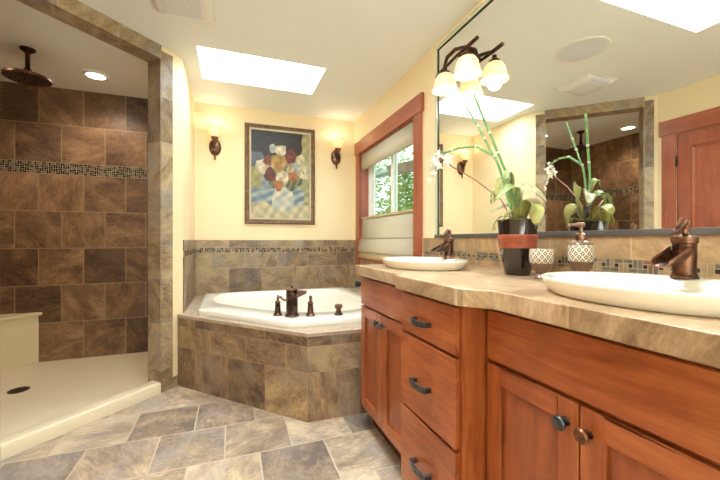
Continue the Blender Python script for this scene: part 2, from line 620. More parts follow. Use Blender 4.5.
# ------------------------------------------------------------------ structure: floor, walls, ceiling
b = MB()
TW = 0.33
y0 = 1.825 - TW * 11
k = 0
while y0 < 4.0:
    off = 0.0 if (k - 11) % 2 == 0 else 0.5
    ya, yb = max(y0, -1.75), min(y0 + TW, 4.0)
    ph = -0.365
    b.face([(-2.2, ya, 0), (1.5, ya, 0), (1.5, yb, 0), (-2.2, yb, 0)],
           [((-2.2 - ph) / TW + off, (ya - y0) / TW + k), ((1.5 - ph) / TW + off, (ya - y0) / TW + k),
            ((1.5 - ph) / TW + off, (yb - y0) / TW + k), ((-2.2 - ph) / TW + off, (yb - y0) / TW + k)], (TW, TW))
    y0 += TW
    k += 1
structure(b.build('floor', M['floor_tile'], smooth=False), 'slate look floor tiles in brown and grey, laid in a half offset', 'floor')

b = MB(); b.prism([(XSR, YB), (1.48, YB), (1.48, YB + 0.12), (XSR, YB + 0.12)], 0, CEIL)
wall_back = structure(b.build('wall_back', M['yellow_paint'], smooth=False), 'yellow painted back wall of the tub alcove', 'wall')

WY0, WY1, WZ0, WZ1 = 2.37, 3.59, 0.88, 2.02      # window opening
b = MB()
b.box(XR, XR + 0.15, YREAR, WY0, 0, CEIL)
b.box(XR, XR + 0.15, WY1, YB, 0, CEIL)
b.box(XR, XR + 0.15, WY0, WY1, 0, WZ0)
b.box(XR, XR + 0.15, WY0, WY1, WZ1, CEIL)
wall_right = structure(b.build('wall_right', M['yellow_paint'], smooth=False), 'yellow painted right wall with the window and the mirror', 'wall')

b = MB()
b.prism([(C0.x, C0.y), (XA, 2.9186), (XA, YB), (XSR, YB), (XSR, dg(0, WT)[1] + 0.03), dg(S1, WT), dg(S1, 0)], 0, CEIL)
wall_part = structure(b.build('wall_partition', M['yellow_paint'], smooth=False), 'yellow wall end between the shower and the tub', 'wall')

b = MB()
b.prism([dg(S1 - 0.02), dg(S1 - 0.02, WT), dg(S2 + 0.02, WT), dg(S2 + 0.02)], SOF + 0.01, CEIL)
b.prism([dg(S2), dg(S2, WT), dg(S4 + 0.15, WT), dg(S4)], 0, CEIL)
structure(b.build('wall_shower', M['yellow_paint'], smooth=False), 'angled wall around the shower opening', 'wall')

DY0, DY1, DZ = 1.16, 1.975, 2.03                 # door in the left wall
b = MB()
b.box(XL - 0.12, XL, DY1, YL, 0, CEIL)
b.box(XL - 0.12, XL, YREAR, DY0, 0, CEIL)
b.box(XL - 0.12, XL, DY0, DY1, DZ, CEIL)
structure(b.build('wall_left', M['yellow_paint'], smooth=False), 'yellow painted left wall with the brown door, seen in the mirror', 'wall')

b = MB()  # unseen rear wall; its opening is added for the fill light
b.box(XL - 0.12, -0.95, YREAR - 0.12, YREAR, 0, CEIL)
b.box(1.15, 1.48, YREAR - 0.12, YREAR, 0, CEIL)
b.box(-0.95, 1.15, YREAR - 0.12, YREAR, 0, 0.7)
b.box(-0.95, 1.15, YREAR - 0.12, YREAR, 2.2, CEIL)
structure(b.build('wall_rear', M['yellow_paint'], smooth=False), 'yellow wall behind the camera with a wide opening added for the fill light', 'wall')

b = MB()
for (x0, x1, z0_, z1_) in ((-0.95, -0.89, 0.7, 2.2), (1.09, 1.15, 0.7, 2.2), (0.07, 0.13, 0.76, 2.14), (-0.89, 1.09, 0.7, 0.76), (-0.89, 1.09, 2.14, 2.2)):
    b.box(x0, x1, YREAR - 0.09, YREAR - 0.04, z0_, z1_)
wr = structure(b.build('window_4', M['white_paint'], smooth=False), 'made up wide white framed window behind the camera, around the added fill light', 'window')  # invented window, put in as a source for the fill light
b = MB(); b.box(-0.9, 1.1, YREAR - 0.068, YREAR - 0.063, 0.75, 2.15); b.build('window_pane', M['glass'], wr, smooth=False)

SKX0, SKX1 = -0.234, 0.7025
SKYS = [(2.696, 3.221), (0.862, 1.387)]
b = MB()
xs = [-2.3, SKX0, SKX1, 1.5]
ys = [-1.75, SKYS[1][0], SKYS[1][1], SKYS[0][0], SKYS[0][1], 4.0]
for i in range(3):
    for j in range(5):
        if i == 1 and j in (1, 3):
            continue
        b.box(xs[i], xs[i + 1], ys[j], ys[j + 1], CEIL, CEIL + 0.1)
structure(b.build('ceiling', M['ceiling_paint'], smooth=False), 'off white flat ceiling with two skylight wells', 'ceiling')

for n_, (a, c) in enumerate(SKYS):
    b = MB()
    t_ = 0.03
    for (x0, x1, yy0, yy1) in ((SKX0 - t_, SKX0, a - t_, c + t_), (SKX1, SKX1 + t_, a - t_, c + t_), (SKX0, SKX1, a - t_, a), (SKX0, SKX1, c, c + t_)):
        b.box(x0, x1, yy0, yy1, CEIL + 0.1, CEIL + 0.46)
    w = structure(b.build('window_%d' % (n_ + 2), M['white_paint'], smooth=False),
                  ('skylight well over the tub' if n_ == 0 else 'skylight well over the vanity, seen in the mirror'), 'skylight')
    b = MB(); b.box(SKX0, SKX1, a, c, CEIL + 0.45, CEIL + 0.456)
    b.build('glass_pane', M['glass'], w, smooth=False)

# shower walls
def shower_rows():
    rows = [(0.03, 0.365, 0.5, 0.32), (0.365, 0.685, 0.0, 0.32), (0.685, 1.0, 0.5, 0.32), (1.0, 1.318, 0.0, 0.32), (1.318, 1.636, 0.5, 0.32),
            (1.636, 1.733, 0.0, 5), (1.733, 2.06, 0.0, 0.32), (2.06, SHC, 0.5, 0.32)]
    return rows


rng = random.Random(4)
MOSM = [M['mos_a'], M['mos_b'], M['mos_c'], M['mos_d'], M['mos_grout']]
SB_ROWS = shower_rows()


def shower_wall(name, P, U, length, N, phase, label, thick_poly):
    b = MB(); b.prism(thick_poly, 0, SHC)
    w_ = structure(b.build(name, M['yellow_paint'], smooth=False), label, 'wall')
    b = MB(); tile_rect(b, P, U, 0, length, SB_ROWS[:5], 0.315, phase, N)
    tile_rect(b, P, U, 0, length, SB_ROWS[6:], 0.315, phase, N)
    b.build('wall_tile', M['shower_tile'], w_, smooth=False)
    b = MB(); mosaic(b, P, U, 0, length, 1.636, 1.733, N, 0.0485, 4, 0.0105, rng, 4, [3, 3, 3, 0, 2])
    b.build('mosaic_band', MOSM, w_, smooth=False)
    return w_


shower_wall('wall_shower_back', (XS, YS + 0.01), (1, 0), XSR - XS, (0, -1), -1.22 - XS + 0.1575, 'brown slate tiled back wall of the shower',
            [(XS - 0.1, YS + 0.01), (XSR, YS + 0.01), (XSR, YS + 0.1), (XS - 0.1, YS + 0.1)])
shower_wall('wall_shower_left', (XS - 0.01, 2.0), (0, 1), YS - 2.0 + 0.0, (1, 0), 0.1, 'brown slate tiled left wall inside the shower, seen in the mirror',
            [(XS - 0.1, 1.95), (XS - 0.01, 1.95), (XS - 0.01, YS + 0.1), (XS - 0.1, YS + 0.1)])
e4 = dg(S4 + 0.12, WT)
b = MB(); b.prism([(XS - 0.1, e4[1] - 0.08), (e4[0], e4[1] - 0.08), (e4[0], e4[1]), (XS - 0.1, e4[1])], 0, SHC)
structure(b.build('wall_shower_front', M['shower_tile'], smooth=False), 'tiled front wall inside the shower', 'wall')
b = MB()
b.prism([(XS - 0.1, YS + 0.1), (XS - 0.1, e4[1] - 0.05), (e4[0], e4[1] - 0.05), dg(S4, WT - 0.03), dg(0.1, WT - 0.03), (XSR + 0.05, 2.9), (XSR + 0.05, YS + 0.1)], SHC, CEIL + 0.002)
structure(b.build('ceiling_shower', M['ceiling_paint'], smooth=False), 'off white lowered ceiling inside the shower', 'ceiling')

# tiled frame round the shower opening
b = MB()
RF = [(i * 0.32 - 0.16 if i else 0.0, (i + 1) * 0.32 - 0.16, 0.0, 0.32) for i in range(8)]
RF = [(max(r[0], 0.0), min(r[1], CEIL), 0.0, 0.32) for r in RF]
W_ = 9.0
nout = (-DN.x, -DN.y)
tile_rect(b, dg(0), DG, 0.0, S1, RF, W_, -3, nout, 0.008)
tile_rect(b, dg(0), DG, S2, S3, RF, W_, -3, nout, 0.008)
# header face: tiles run along the opening
tile_rect(b, dg(0), DG, S1, S2, [(SOF, CEIL, 0.0, 9.0, 0.3, 0.7)], 0.32, 0.05, nout, 0.008)
# jamb linings and soffit
tile_rect(b, dg(S1), DN, -0.008, WT, RF, W_, -3, (DG.x, DG.y), 0.008)
tile_rect(b, dg(S2), DN, -0.008, WT, RF, W_, -3, (-DG.x, -DG.y), 0.008)
a0, a1, a2, a3 = dg(S1, -0.008), dg(S2, -0.008), dg(S2, WT), dg(S1, WT)
L_ = S2 - S1
b.face([(a0[0], a0[1], SOF), (a1[0], a1[1], SOF), (a2[0], a2[1], SOF), (a3[0], a3[1], SOF)],
       [(0.2, 0.3), (L_ / 0.32 + 0.2, 0.3), (L_ / 0.32 + 0.2, 0.7), (0.2, 0.7)], (0.32, 9))
structure(b.build('trim_1', M['frame_tile'], smooth=False), 'grey brown slate tile frame around the shower opening', 'trim')
# small tile base below the yellow wall end
b = MB()
q0, q1 = Vector(C0), Vector((XA, 2.9186))
dd = (q1 - q0).normalized()
tile_rect(b, q0, dd, 0, (q1 - q0).length * 0.6, [(0, 0.075, 0, 9)], 9, -2, (dd.y, -dd.x), 0.008)
structure(b.build('baseboard_partition', M['frame_tile'], smooth=False), 'short tile base below the yellow wall end', 'baseboard')

# tub alcove wainscot
def wains(name, parent, P, U, u0, u1, N, phase, rows_top=True, zlow=DECK):
    b = MB()
    tile_rect(b, P, U, u0, u1, [(zlow, 0.785, 0.0, 0.32, 0.2, 1.0), (0.785, 0.943, 0.5, 0.16)], 0.325, phase, N)
    tile_rect(b, P, U, u0, u1, [(0.99, 1.071, 0.0, 0.1)], 0.325, phase, N)
    b.build('tile_wainscot', M['wall_tile'], parent, smooth=False)
    b = MB(); mosaic(b, P, U, u0, u1, 0.943, 0.99, N, 0.047, 4, 0.0105, rng, 4, [0, 3, 2, 3, 3, 1])
    b.build('mosaic_band', MOSM, parent, smooth=False)


wains('a', wall_back, (XA, YB), (1, 0), 0, XR - XA, (0, -1), -0.03 - XA)
wains('b', wall_part, (XA, 2.925), (0, 1), 0.0, YB - 2.925, (1, 0), 0.1)
b = MB()
tile_rect(b, (XR, 2.0), (0, 1), 0, YB - 2.0, [(DECK, 0.785, 0.0, 0.32, 0.2, 1.0)], 0.325, 0.1, (-1, 0))
tile_rect(b, (XR, 2.0), (0, 1), WY0 - 2.0 + 0.004, WY1 - 2.0 - 0.004, [(0.785, 0.859, 0.5, 0.16)], 0.325, 0.1, (-1, 0))
tile_rect(b, (XR, 2.0), (0, 1), 1.715, YB - 2.0, [(0.785, 0.943, 0.5, 0.16), (0.943, 1.071, 0, 0.2)], 0.325, 0.1, (-1, 0))
b.build('tile_wainscot', M['wall_tile'], wall_right, smooth=False)

# ------------------------------------------------------------------ window 1: casing, sashes, glass
b = MB()
fx0, fx1 = XR + 0.085, XR + 0.14
b.box(fx0, fx1, WY0, WY0 + 0.05, WZ0, WZ1); b.box(fx0, fx1, WY1 - 0.05, WY1, WZ0, WZ1)
b.box(fx0, fx1, WY0 + 0.05, WY1 - 0.05, WZ0, WZ0 + 0.05); b.box(fx0, fx1, WY0 + 0.05, WY1 - 0.05, WZ1 - 0.05, WZ1)
win = structure(b.build('window_1', M['white_paint'], smooth=False, bevel=0.004), 'white framed sliding window in the right wall, half covered by a cream shade', 'window')
b = MB()
WM = 2.98
for (s0, s1, xx) in ((WY0 + 0.05, WM + 0.03, fx0 + 0.005), (WM - 0.03, WY1 - 0.05, fx0 + 0.028)):
    for (p0, p1, r0, r1) in ((s0, s0 + 0.055, WZ0 + 0.05, WZ1 - 0.05), (s1 - 0.055, s1, WZ0 + 0.05, WZ1 - 0.05)):
        b.box(xx, xx + 0.022, p0, p1, r0, r1)
    b.box(xx, xx + 0.022, s0 + 0.055, s1 - 0.055, WZ0 + 0.05, WZ0 + 0.1)
    b.box(xx, xx + 0.022, s0 + 0.055, s1 - 0.055, WZ1 - 0.1, WZ1 - 0.05)
sash = b.build('window_sash', M['white_paint'], win, smooth=False, bevel=0.003)
b = MB()
b.box(fx0 + 0.014, fx0 + 0.018, WY0 + 0.1, WM - 0.02, WZ0 + 0.1, WZ1 - 0.1)
b.box(fx0 + 0.036, fx0 + 0.040, WM + 0.02, WY1 - 0.1, WZ0 + 0.1, WZ1 - 0.1)
b.build('window_pane', M['glass'], win, smooth=False)
b = MB()
b.box(XR, fx0, WY1 - 0.012, WY1, WZ0, WZ1); b.box(XR, fx0, WY0, WY0 + 0.012, WZ0, WZ1)
b.box(XR, fx0, WY0 + 0.012, WY1 - 0.012, WZ1 - 0.012, WZ1)
b.build('jamb_liner', M['trim_z'], win, smooth=False)
b = MB(); b.box(XR - 0.022, XR, WY0 - 0.105, WY0 + 0.003, 0.80, WZ1); b.build('side_casing', M['trim_z'], win, smooth=False, bevel=0.003)
b = MB(); b.box(XR - 0.022, XR, WY1 - 0.003, WY1 + 0.105, 0.80, WZ1); b.build('side_casing', M['trim_z'], win, smooth=False, bevel=0.003)
b = MB(); b.box(XR - 0.028, XR, WY0 - 0.13, WY1 + 0.13, WZ1, WZ1 + 0.137); b.build('head_casing', M['trim_y'], win, smooth=False, bevel=0.003)
b = MB(); b.box(XR - 0.03, fx0, WY0 - 0.0, WY1 + 0.0, WZ0 - 0.02, WZ0); b.build('window_sill', M['trim_y'], win, smooth=False, bevel=0.003)

# woven top-down shade inside the window casing
sh = thing('window_shade', (XR, 3.0, 0.88), 'cream woven fold-up shade hanging in the brown window casing', 'window shade')
SY0, SY1 = WY0 + 0.015, WY1 - 0.015
b = MB()
pr_ = [(XR + 0.03, 1.835), (XR + 0.006, 1.84), (XR + 0.002, 1.9), (XR + 0.01, 2.006), (XR + 0.03, 2.006)]
b.grid([[(x, yy, z) for (x, z) in pr_] for yy in (SY0, SY1)])
b.build('valance', M['fabric'], sh, smooth=True, solid=0.004)
b = MB(); b.box(XR + 0.002, XR + 0.032, SY0, SY1, 1.296, 1.316); b.build('top_rail', M['fabric_band'], sh, smooth=False, bevel=0.004)
b = MB()
pr_ = [(XR + 0.016, 1.297), (XR + 0.012, 1.2), (XR + 0.006, 1.1), (XR - 0.004, 1.083), (XR + 0.006, 1.088)]
b.grid([[(x, yy, z) for (x, z) in pr_] for yy in (SY0, SY1)])
b.build('flat_panel', M['fabric'], sh, solid=0.003)
b = MB()
pr_ = [(XR + 0.006, 1.088), (XR - 0.010, 1.07), (XR - 0.022, 1.0), (XR - 0.028, 0.955), (XR - 0.018, 0.938), (XR + 0.004, 0.95)]
b.grid([[(x, yy, z) for (x, z) in pr_] for yy in (SY0 - 0.02, SY1 + 0.02)])
b.build('fold', M['fabric'], sh, solid=0.003)
b = MB()
pr_ = [(XR + 0.004, 0.955), (XR - 0.014, 0.93), (XR - 0.03, 0.905), (XR - 0.03, 0.884), (XR - 0.012, 0.872), (XR - 0.004, 0.885)]
b.grid([[(x, yy, z) for (x, z) in pr_] for yy in (SY0 - 0.015, SY1 + 0.015)])
b.build('fold', M['fabric_band'], sh, solid=0.003)

# ------------------------------------------------------------------ door 1 (seen in the mirror)
b = MB()
b.box(XL - 0.045, XL - 0.005, DY0 + 0.005, DY1 - 0.005, 0.01, DZ - 0.005)
door = structure(b.build('door_1', M['door_wood'], smooth=False, bevel=0.002), 'reddish brown panelled door in the left wall, seen in the mirror', 'door')
for (p0, p1, z0_, z1_) in ((DY0 + 0.11, 1.535, 1.12, 1.9), (1.6, DY1 - 0.11, 1.12, 1.9), (DY0 + 0.11, 1.535, 0.22, 0.98), (1.6, DY1 - 0.11, 0.22, 0.98)):
    b = MB()
    for k_, ins in enumerate((0.0, 0.03)):
        pass
    b.grid([[(XL - 0.004, p0, z0_), (XL - 0.004, p1, z0_), (XL - 0.004, p1, z1_), (XL - 0.004, p0, z1_)],
            [(XL + 0.006, p0 + 0.012, z0_ + 0.012), (XL + 0.006, p1 - 0.012, z0_ + 0.012), (XL + 0.006, p1 - 0.012, z1_ - 0.012), (XL + 0.006, p0 + 0.012, z1_ - 0.012)],
            [(XL - 0.004, p0 + 0.03, z0_ + 0.03), (XL - 0.004, p1 - 0.03, z0_ + 0.03), (XL - 0.004, p1 - 0.03, z1_ - 0.03), (XL - 0.004, p0 + 0.03, z1_ - 0.03)]], closed_u=True)
    b.build('panel_moulding', M['door_wood'], door, smooth=False)
b = MB(); b.box(XL, XL + 0.022, DY1 - 0.003, DY1 + 0.1, 0, DZ); b.build('side_casing', M['trim_z'], door, smooth=False, bevel=0.003)
b = MB(); b.box(XL, XL + 0.022, DY0 - 0.1, DY0 + 0.003, 0, DZ); b.build('side_casing', M['trim_z'], door, smooth=False, bevel=0.003)
b = MB(); b.box(XL, XL + 0.028, DY0 - 0.125, DY1 + 0.118, DZ, DZ + 0.137); b.build('head_casing', M['trim_y'], door, smooth=False, bevel=0.003)
for hz in (0.3, 1.78):
    b = MB(); b.lathe([(0.008, -0.045), (0.008, 0.045)], (XL + 0.006, DY1 - 0.008, hz), 10); b.build('hinge', M['black'], door)
b = MB(); b.lathe([(0.028, 0), (0.028, 0.008), (0.012, 0.014), (0.012, 0.035), (0.026, 0.045), (0.028, 0.06), (0.018, 0.072)], (XL - 0.005, DY0 + 0.07, 1.0), 20, (1, 0, 0)); b.build('door_knob', M['bronze_dark'], door)

# ------------------------------------------------------------------ shower fittings
sp = thing('shower_pan', (-1.1, 3.0, 0), 'cream shower pan with a raised curb on the slate floor', 'shower pan')
b = MB()
inner = [dg(S1 - 0.0, WT), (XSR, 2.93), (XSR, YS), (XS, YS), (XS, e4[1]), (e4[0], e4[1]), dg(S2, WT)]
b.prism([dg(S1 + 0.008, 0.09), dg(S1 + 0.008, WT), dg(0.1, WT + 0.0), (XSR - 0.002, dg(0, WT)[1] + 0.03), (XSR - 0.002, YS - 0.002), (XS + 0.002, YS - 0.002), (XS + 0.002, e4[1] + 0.002), (e4[0], e4[1] + 0.002), dg(S2 - 0.008, WT), dg(S2 - 0.008, 0.09)], 0.0, 0.04)
b.build('pan_floor', M['pan'], sp, smooth=False)
b = MB()
rows = []
prof = [(-0.014, 0.0), (-0.014, 0.066), (-0.008, 0.074), (0.004, 0.076), (0.07, 0.076), (0.085, 0.072), (0.105, 0.05), (0.125, 0.041), (0.125, 0.0)]
for s_ in (S1 + 0.009, S2 - 0.009):
    rows.append([(dg(s_, t)[0], dg(s_, t)[1], z) for (t, z) in prof])
vs = b.grid(rows)
b.cap(vs[0]); b.cap(vs[1], True)
b.build('curb', M['pan'], sp, angle=50)
b = MB()
b.lathe([(0.058, 0.0), (0.058, 0.004), (0.052, 0.005), (0.0, 0.004)], (-1.374, 3.05, 0.04), 24)
dr = b.build('drain_cover', M['bronze_dark'], sp)
b = MB()
for i in range(-3, 4):
    for j in range(-3, 4):
        if i * i + j * j < 11:
            b.lathe([(0.004, 0), (0.004, 0.0015)], (-1.374 + i * 0.013, 3.05 + j * 0.013, 0.0442), 6)
b.build('drain_holes', M['rubber'], dr, smooth=False)

bn = thing('shower_bench', (-1.85, 3.5, 0.04), 'cream corner bench in the back left corner of the shower', 'bench')
bx1, by1 = -1.535, YS - 0.001
bx0 = XS + 0.001
slope = (DG.y / DG.x)
yl_ = by1 - (bx1 - bx0) * slope
b = MB(); b.prism([(bx1, by1), (bx0, by1), (bx0, yl_)], 0.0405, 0.435); b.build('bench_base', M['bench'], bn, smooth=False)
b = MB(); b.prism([(bx1 + 0.03, by1), (bx0, by1), (bx0, yl_ - 0.03)], 0.4355, 0.462); b.build('bench_seat', M['bench'], bn, smooth=False, bevel=0.006)

hx, hy = -1.312, 3.02
hd = thing('rain_shower', (hx, hy, SHC), 'round bronze rain shower head hanging from the shower ceiling', 'shower head')
b = MB(); b.lathe([(0.043, 0.0), (0.043, -0.008), (0.034, -0.016), (0.02, -0.026), (0.016, -0.03)], (hx, hy, SHC), 28); b.build('ceiling_flange', M['bronze_dark'], hd)
b = MB(); b.lathe([(0.013, -0.025), (0.013, -0.13), (0.02, -0.14), (0.022, -0.155), (0.02, -0.165)], (hx, hy, SHC), 20); b.build('arm', M['bronze_dark'], hd)
b = MB(); b.lathe([(0.02, -0.155), (0.03, -0.17), (0.08, -0.178), (0.122, -0.188), (0.129, -0.194), (0.129, -0.204), (0.124, -0.208), (0.0, -0.208)], (hx, hy, SHC), 48, cap=False)
disc = b.build('disc', M['bronze'], hd)
b = MB()
for ring in range(1, 8):
    for q in range(ring * 6):
        a = 2 * PI * q / (ring * 6)
        b.lathe([(0.0045, 0), (0.003, -0.004)], (hx + math.cos(a) * ring * 0.0166, hy + math.sin(a) * ring * 0.0166, SHC - 0.2075), 6)
b.build('nozzles', M['rubber'], disc, smooth=False)

lx, ly = -1.012, 3.31
def can_light(lx, ly, label):
    rl = thing('recessed_light', (lx, ly, SHC), label, 'ceiling light', 'shower ceiling lights')
    b = MB(); b.lathe([(0.062, -0.001), (0.065, -0.012), (0.074, -0.013), (0.084, -0.008), (0.087, -0.0005)], (lx, ly, SHC), 40, cap=False); b.build('trim_ring', M['white_plastic'], rl)
    b = MB(); b.lathe([(0.063, -0.002), (0.063, -0.009), (0.0, -0.012)], (lx, ly, SHC), 36, cap=False); b.build('lens', M['can'], rl)
    d = bpy.data.lights.new('shower_lamp', 'SPOT'); d.energy = 20; d.color = (1.0, 0.86, 0.68); d.spot_size = R(150); d.spot_blend = 0.6; d.shadow_soft_size = 0.07
    o = bpy.data.objects.new('shower_lamp', d); COL.objects.link(o); o.parent = rl; o.location = (0, 0, -0.03)


can_light(lx, ly, 'lit round recessed light in the shower ceiling, beyond the rain shower')
can_light(-1.68, 2.72, 'lit round recessed light in the shower ceiling, seen only in the mirror')

# ------------------------------------------------------------------ ceiling fittings
vx0, vx1, vy0, vy1 = -0.43, -0.105, 2.03, 2.335
vt = thing('ceiling_vent', (-0.27, 2.2, CEIL), 'white box shaped exhaust vent on the ceiling by the shower', 'vent')
b = MB(); b.box(vx0 - 0.012, vx1 + 0.012, vy0 - 0.012, vy1 + 0.012, CEIL - 0.006, CEIL); b.build('base_plate', M['white_plastic'], vt, smooth=False, bevel=0.002)
b = MB()
rows = []
N_ = 10
for i in range(N_ + 1):
    a = PI * i / N_
    # shallow barrel across y
    rows.append([(x, (vy0 + vy1) / 2 - math.cos(a) * (vy1 - vy0) / 2 * 0.98, CEIL - 0.006 - math.sin(a) ** 0.6 * 0.04) for x in (vx0 + 0.06, vx1 - 0.06)])
b.grid(rows)
gr = b.build('grille', M['grille'], vt, angle=60)
b = MB()
for i in range(12):
    x = vx0 + 0.075 + i * (vx1 - vx0 - 0.15) / 11
    b.box(x - 0.002, x + 0.002, vy0 + 0.06, vy1 - 0.06, CEIL - 0.0495, CEIL - 0.044)
b.build('slats', M['white_plastic'], gr, smooth=False)
for (xa, xb) in ((vx0, vx0 + 0.062), (vx1, vx1 - 0.062)):
    b = MB()
    rows = []
    for i in range(N_ + 1):
        a = PI * i / N_
        yy = (vy0 + vy1) / 2 - math.cos(a) * (vy1 - vy0) / 2
        z = CEIL - 0.006 - math.sin(a) ** 0.6 * 0.044
        rows.append([(xa, yy, CEIL - 0.006), (xa + (xb - xa) * 0.3, yy, CEIL - 0.006 - (CEIL - 0.006 - z) * 0.8), (xa + (xb - xa) * 0.65, yy, z), (xb, yy, z)])
    b.grid(rows)
    b.build('end_cap', M['white_plastic'], vt, angle=60)

sk = thing('ceiling_speaker', (0.27, 1.80, CEIL), 'flat round grey ceiling speaker, seen in the mirror above the vent', 'speaker')
b = MB(); b.lathe([(0.15, -0.001), (0.15, -0.007), (0.172, -0.006), (0.175, 0.0)], (0.27, 1.80, CEIL), 44, cap=False); b.build('rim', M['white_plastic'], sk)
b = MB(); b.lathe([(0.151, -0.003), (0.15, -0.005), (0.0, -0.006)], (0.27, 1.80, CEIL), 44, cap=False); b.build('grille', M['grille'], sk)

# ------------------------------------------------------------------ tub
TA, TB = (-0.377, 2.868), (0.415, 2.02)
ts = thing('tub_surround', (0.4, 2.9, 0), 'slate tiled tub platform with an angled front apron', 'tub surround')
deck_poly = [TA, TB, (XR - 0.0105, 1.995), (XR - 0.0105, YB - 0.0105), (XA + 0.0105, YB - 0.0105), (XA + 0.0105, 2.93), (XA + 0.002, 2.919)]
b = MB()
v1 = Vector(TB) - Vector(TA); L1 = v1.length; v1.normalize()
n1 = (v1.y, -v1.x) if v1.y * 0 + (v1.y) * 0 + (-v1.x) < 0 else (-v1.y, v1.x)
v2 = Vector((XR, 1.995)) - Vector(TB); L2 = v2.length; v2.normalize()
n2 = (v2.y, -v2.x)
arow = [(0.0, 0.289, 0.0, 0.3), (0.289, 0.443, 0.5, 0.16), (0.443, DECK - 0.02, 0.0, 0.1)]
inset = 0.004
Pa = Vector(TA) - Vector(n1) * 0.012; Pb = Vector(TB) - Vector(n2) * 0.012
tile_rect(b, Pa, v1, 0, L1, arow, 0.325, L1 - 0.325 * 3, n1, 0.01)
tile_rect(b, Pb, v2, 0, L2 - 0.01, arow, 0.325, 0.0, n2, 0.01)
b.build('apron', M['apron_tile'], ts, smooth=False)

deck_hole = [(-0.20, 2.815), (0.35, 2.225), (1.08, 2.19), (1.08, 3.54), (-0.20, 3.58)]
tub = thing('bathtub', (0.45, 2.9, DECK), 'white drop-in corner bathtub set in the slate deck', 'bathtub')
outer = [(-0.238, 2.80), (0.335, 2.185), (1.12, 2.15), (1.12, 3.58), (-0.238, 3.62)]
inner_c = [(-0.13, 3.08), (-0.12, 3.40), (0.02, 3.52), (0.5, 3.515), (0.93, 3.47), (1.02, 3.25), (1.02, 2.75), (0.93, 2.46), (0.72, 2.385), (0.5, 2.42), (0.33, 2.53), (0.1, 2.76)]


def smooth_closed(pts, n):
    out = []
    m = len(pts)
    for k in range(n):
        t = k / n * m
        i = int(t); f = t - i
        p0, p1, p2, p3 = (Vector(pts[(i + d) % m]) for d in (-1, 0, 1, 2))
        out.append(0.5 * ((2 * p1) + (p2 - p0) * f + (2 * p0 - 5 * p1 + 4 * p2 - p3) * f * f + (3 * p1 - p0 - 3 * p2 + p3) * f ** 3))
    return out


def ray_poly(poly, c, a):
    d = Vector((math.cos(a), math.sin(a)))
    best = 1e9
    m = len(poly)
    for i in range(m):
        p, q = Vector(poly[i]), Vector(poly[(i + 1) % m])
        e = q - p
        den = d.x * e.y - d.y * e.x
        if abs(den) < 1e-9:
            continue
        w = p - Vector(c)
        t = (w.x * e.y - w.y * e.x) / den
        s = (w.x * d.y - w.y * d.x) / den
        if t > 0 and -1e-6 <= s <= 1 + 1e-6:
            best = min(best, t)
    return best


TC = (0.45, 2.95)
NA = 120
ic = [tuple(p) for p in smooth_closed(inner_c, 96)]


def chamfer(poly, r):
    out = []
    m = len(poly)
    for i in range(m):
        p, a, c = Vector(poly[i]), Vector(poly[i - 1]), Vector(poly[(i + 1) % m])
        d1, d2 = (a - p).normalized(), (c - p).normalized()
        for k in range(5):
            t = k / 4
            s, e = p + d1 * r, p + d2 * r
            out.append(tuple((1 - t) ** 2 * s + 2 * t * (1 - t) * p + t * t * e))
    return out


oc = chamfer(outer, 0.035)
angs = sorted(set([2 * PI * k / NA for k in range(NA)] + [math.atan2(p[1] - TC[1], p[0] - TC[0]) % (2 * PI) for p in oc]))
rows = []
def ringpts(f, z):
    return [(TC[0] + math.cos(a) * f(a), TC[1] + math.sin(a) * f(a), z) for a in angs]


dangs = sorted(set([2 * PI * k / 60 for k in range(60)] + [math.atan2(p[1] - TC[1], p[0] - TC[0]) % (2 * PI) for p in deck_poly + deck_hole]))
b = MB()
drows = []
for (pl, z) in ((deck_poly, DECK - 0.02), (deck_poly, DECK), (deck_hole, DECK), (deck_hole, DECK - 0.02)):
    drows.append([(TC[0] + math.cos(a) * ray_poly(pl, TC, a), TC[1] + math.sin(a) * ray_poly(pl, TC, a), z) for a in dangs])
b.grid(drows, closed_u=True, closed_v=True)
for f in b.bm.faces:
    f.normal_update()
    for lp in f.loops:
        co = lp.vert.co
        if abs(f.normal.z) > 0.5:
            lp[b.uv].uv = ((co.x - 0.05) / 0.325, (co.y - 0.1) / 0.325)
            lp[b.sz].uv = (0.325, 0.325)
b.build('deck', M['deck_tile'], ts, smooth=False)
fo = lambda a: ray_poly(oc, TC, a)
fi = lambda a: ray_poly(ic, TC, a)
RIM = 0.566
for (f, z) in ((lambda a: fo(a) - 0.004, DECK + 0.0005), (fo, DECK + 0.012), (fo, RIM - 0.012), (lambda a: fo(a) - 0.004, RIM - 0.003), (lambda a: fo(a) - 0.014, RIM),
               (lambda a: fi(a) + 0.012, RIM), (lambda a: fi(a) + 0.002, RIM - 0.004), (lambda a: fi(a) - 0.006, RIM - 0.016), (lambda a: fi(a) - 0.03, 0.48), (lambda a: fi(a) - 0.075, 0.3),
               (lambda a: fi(a) - 0.13, 0.18), (lambda a: fi(a) * 0.72 - 0.06, 0.145), (lambda a: fi(a) * 0.35, 0.135)):
    rows.append(ringpts(f, z))
b = MB()
vs = b.grid(rows, closed_u=True)
b.cap(vs[-1])
b.build('tub_shell', M['acrylic'], tub, angle=55)
b = MB(); b.lathe([(0.03, 0), (0.03, 0.004), (0.0, 0.006)], (0.45, 2.95, 0.135), 20, cap=False); b.build('drain', M['bronze_dark'], tub)
b = MB(); b.lathe([(0.011, 0), (0.011, 0.004), (0.0, 0.005)], (-0.178, 3.45, RIM), 16, cap=False); b.build('rim_cap', M['white_plastic'], tub)

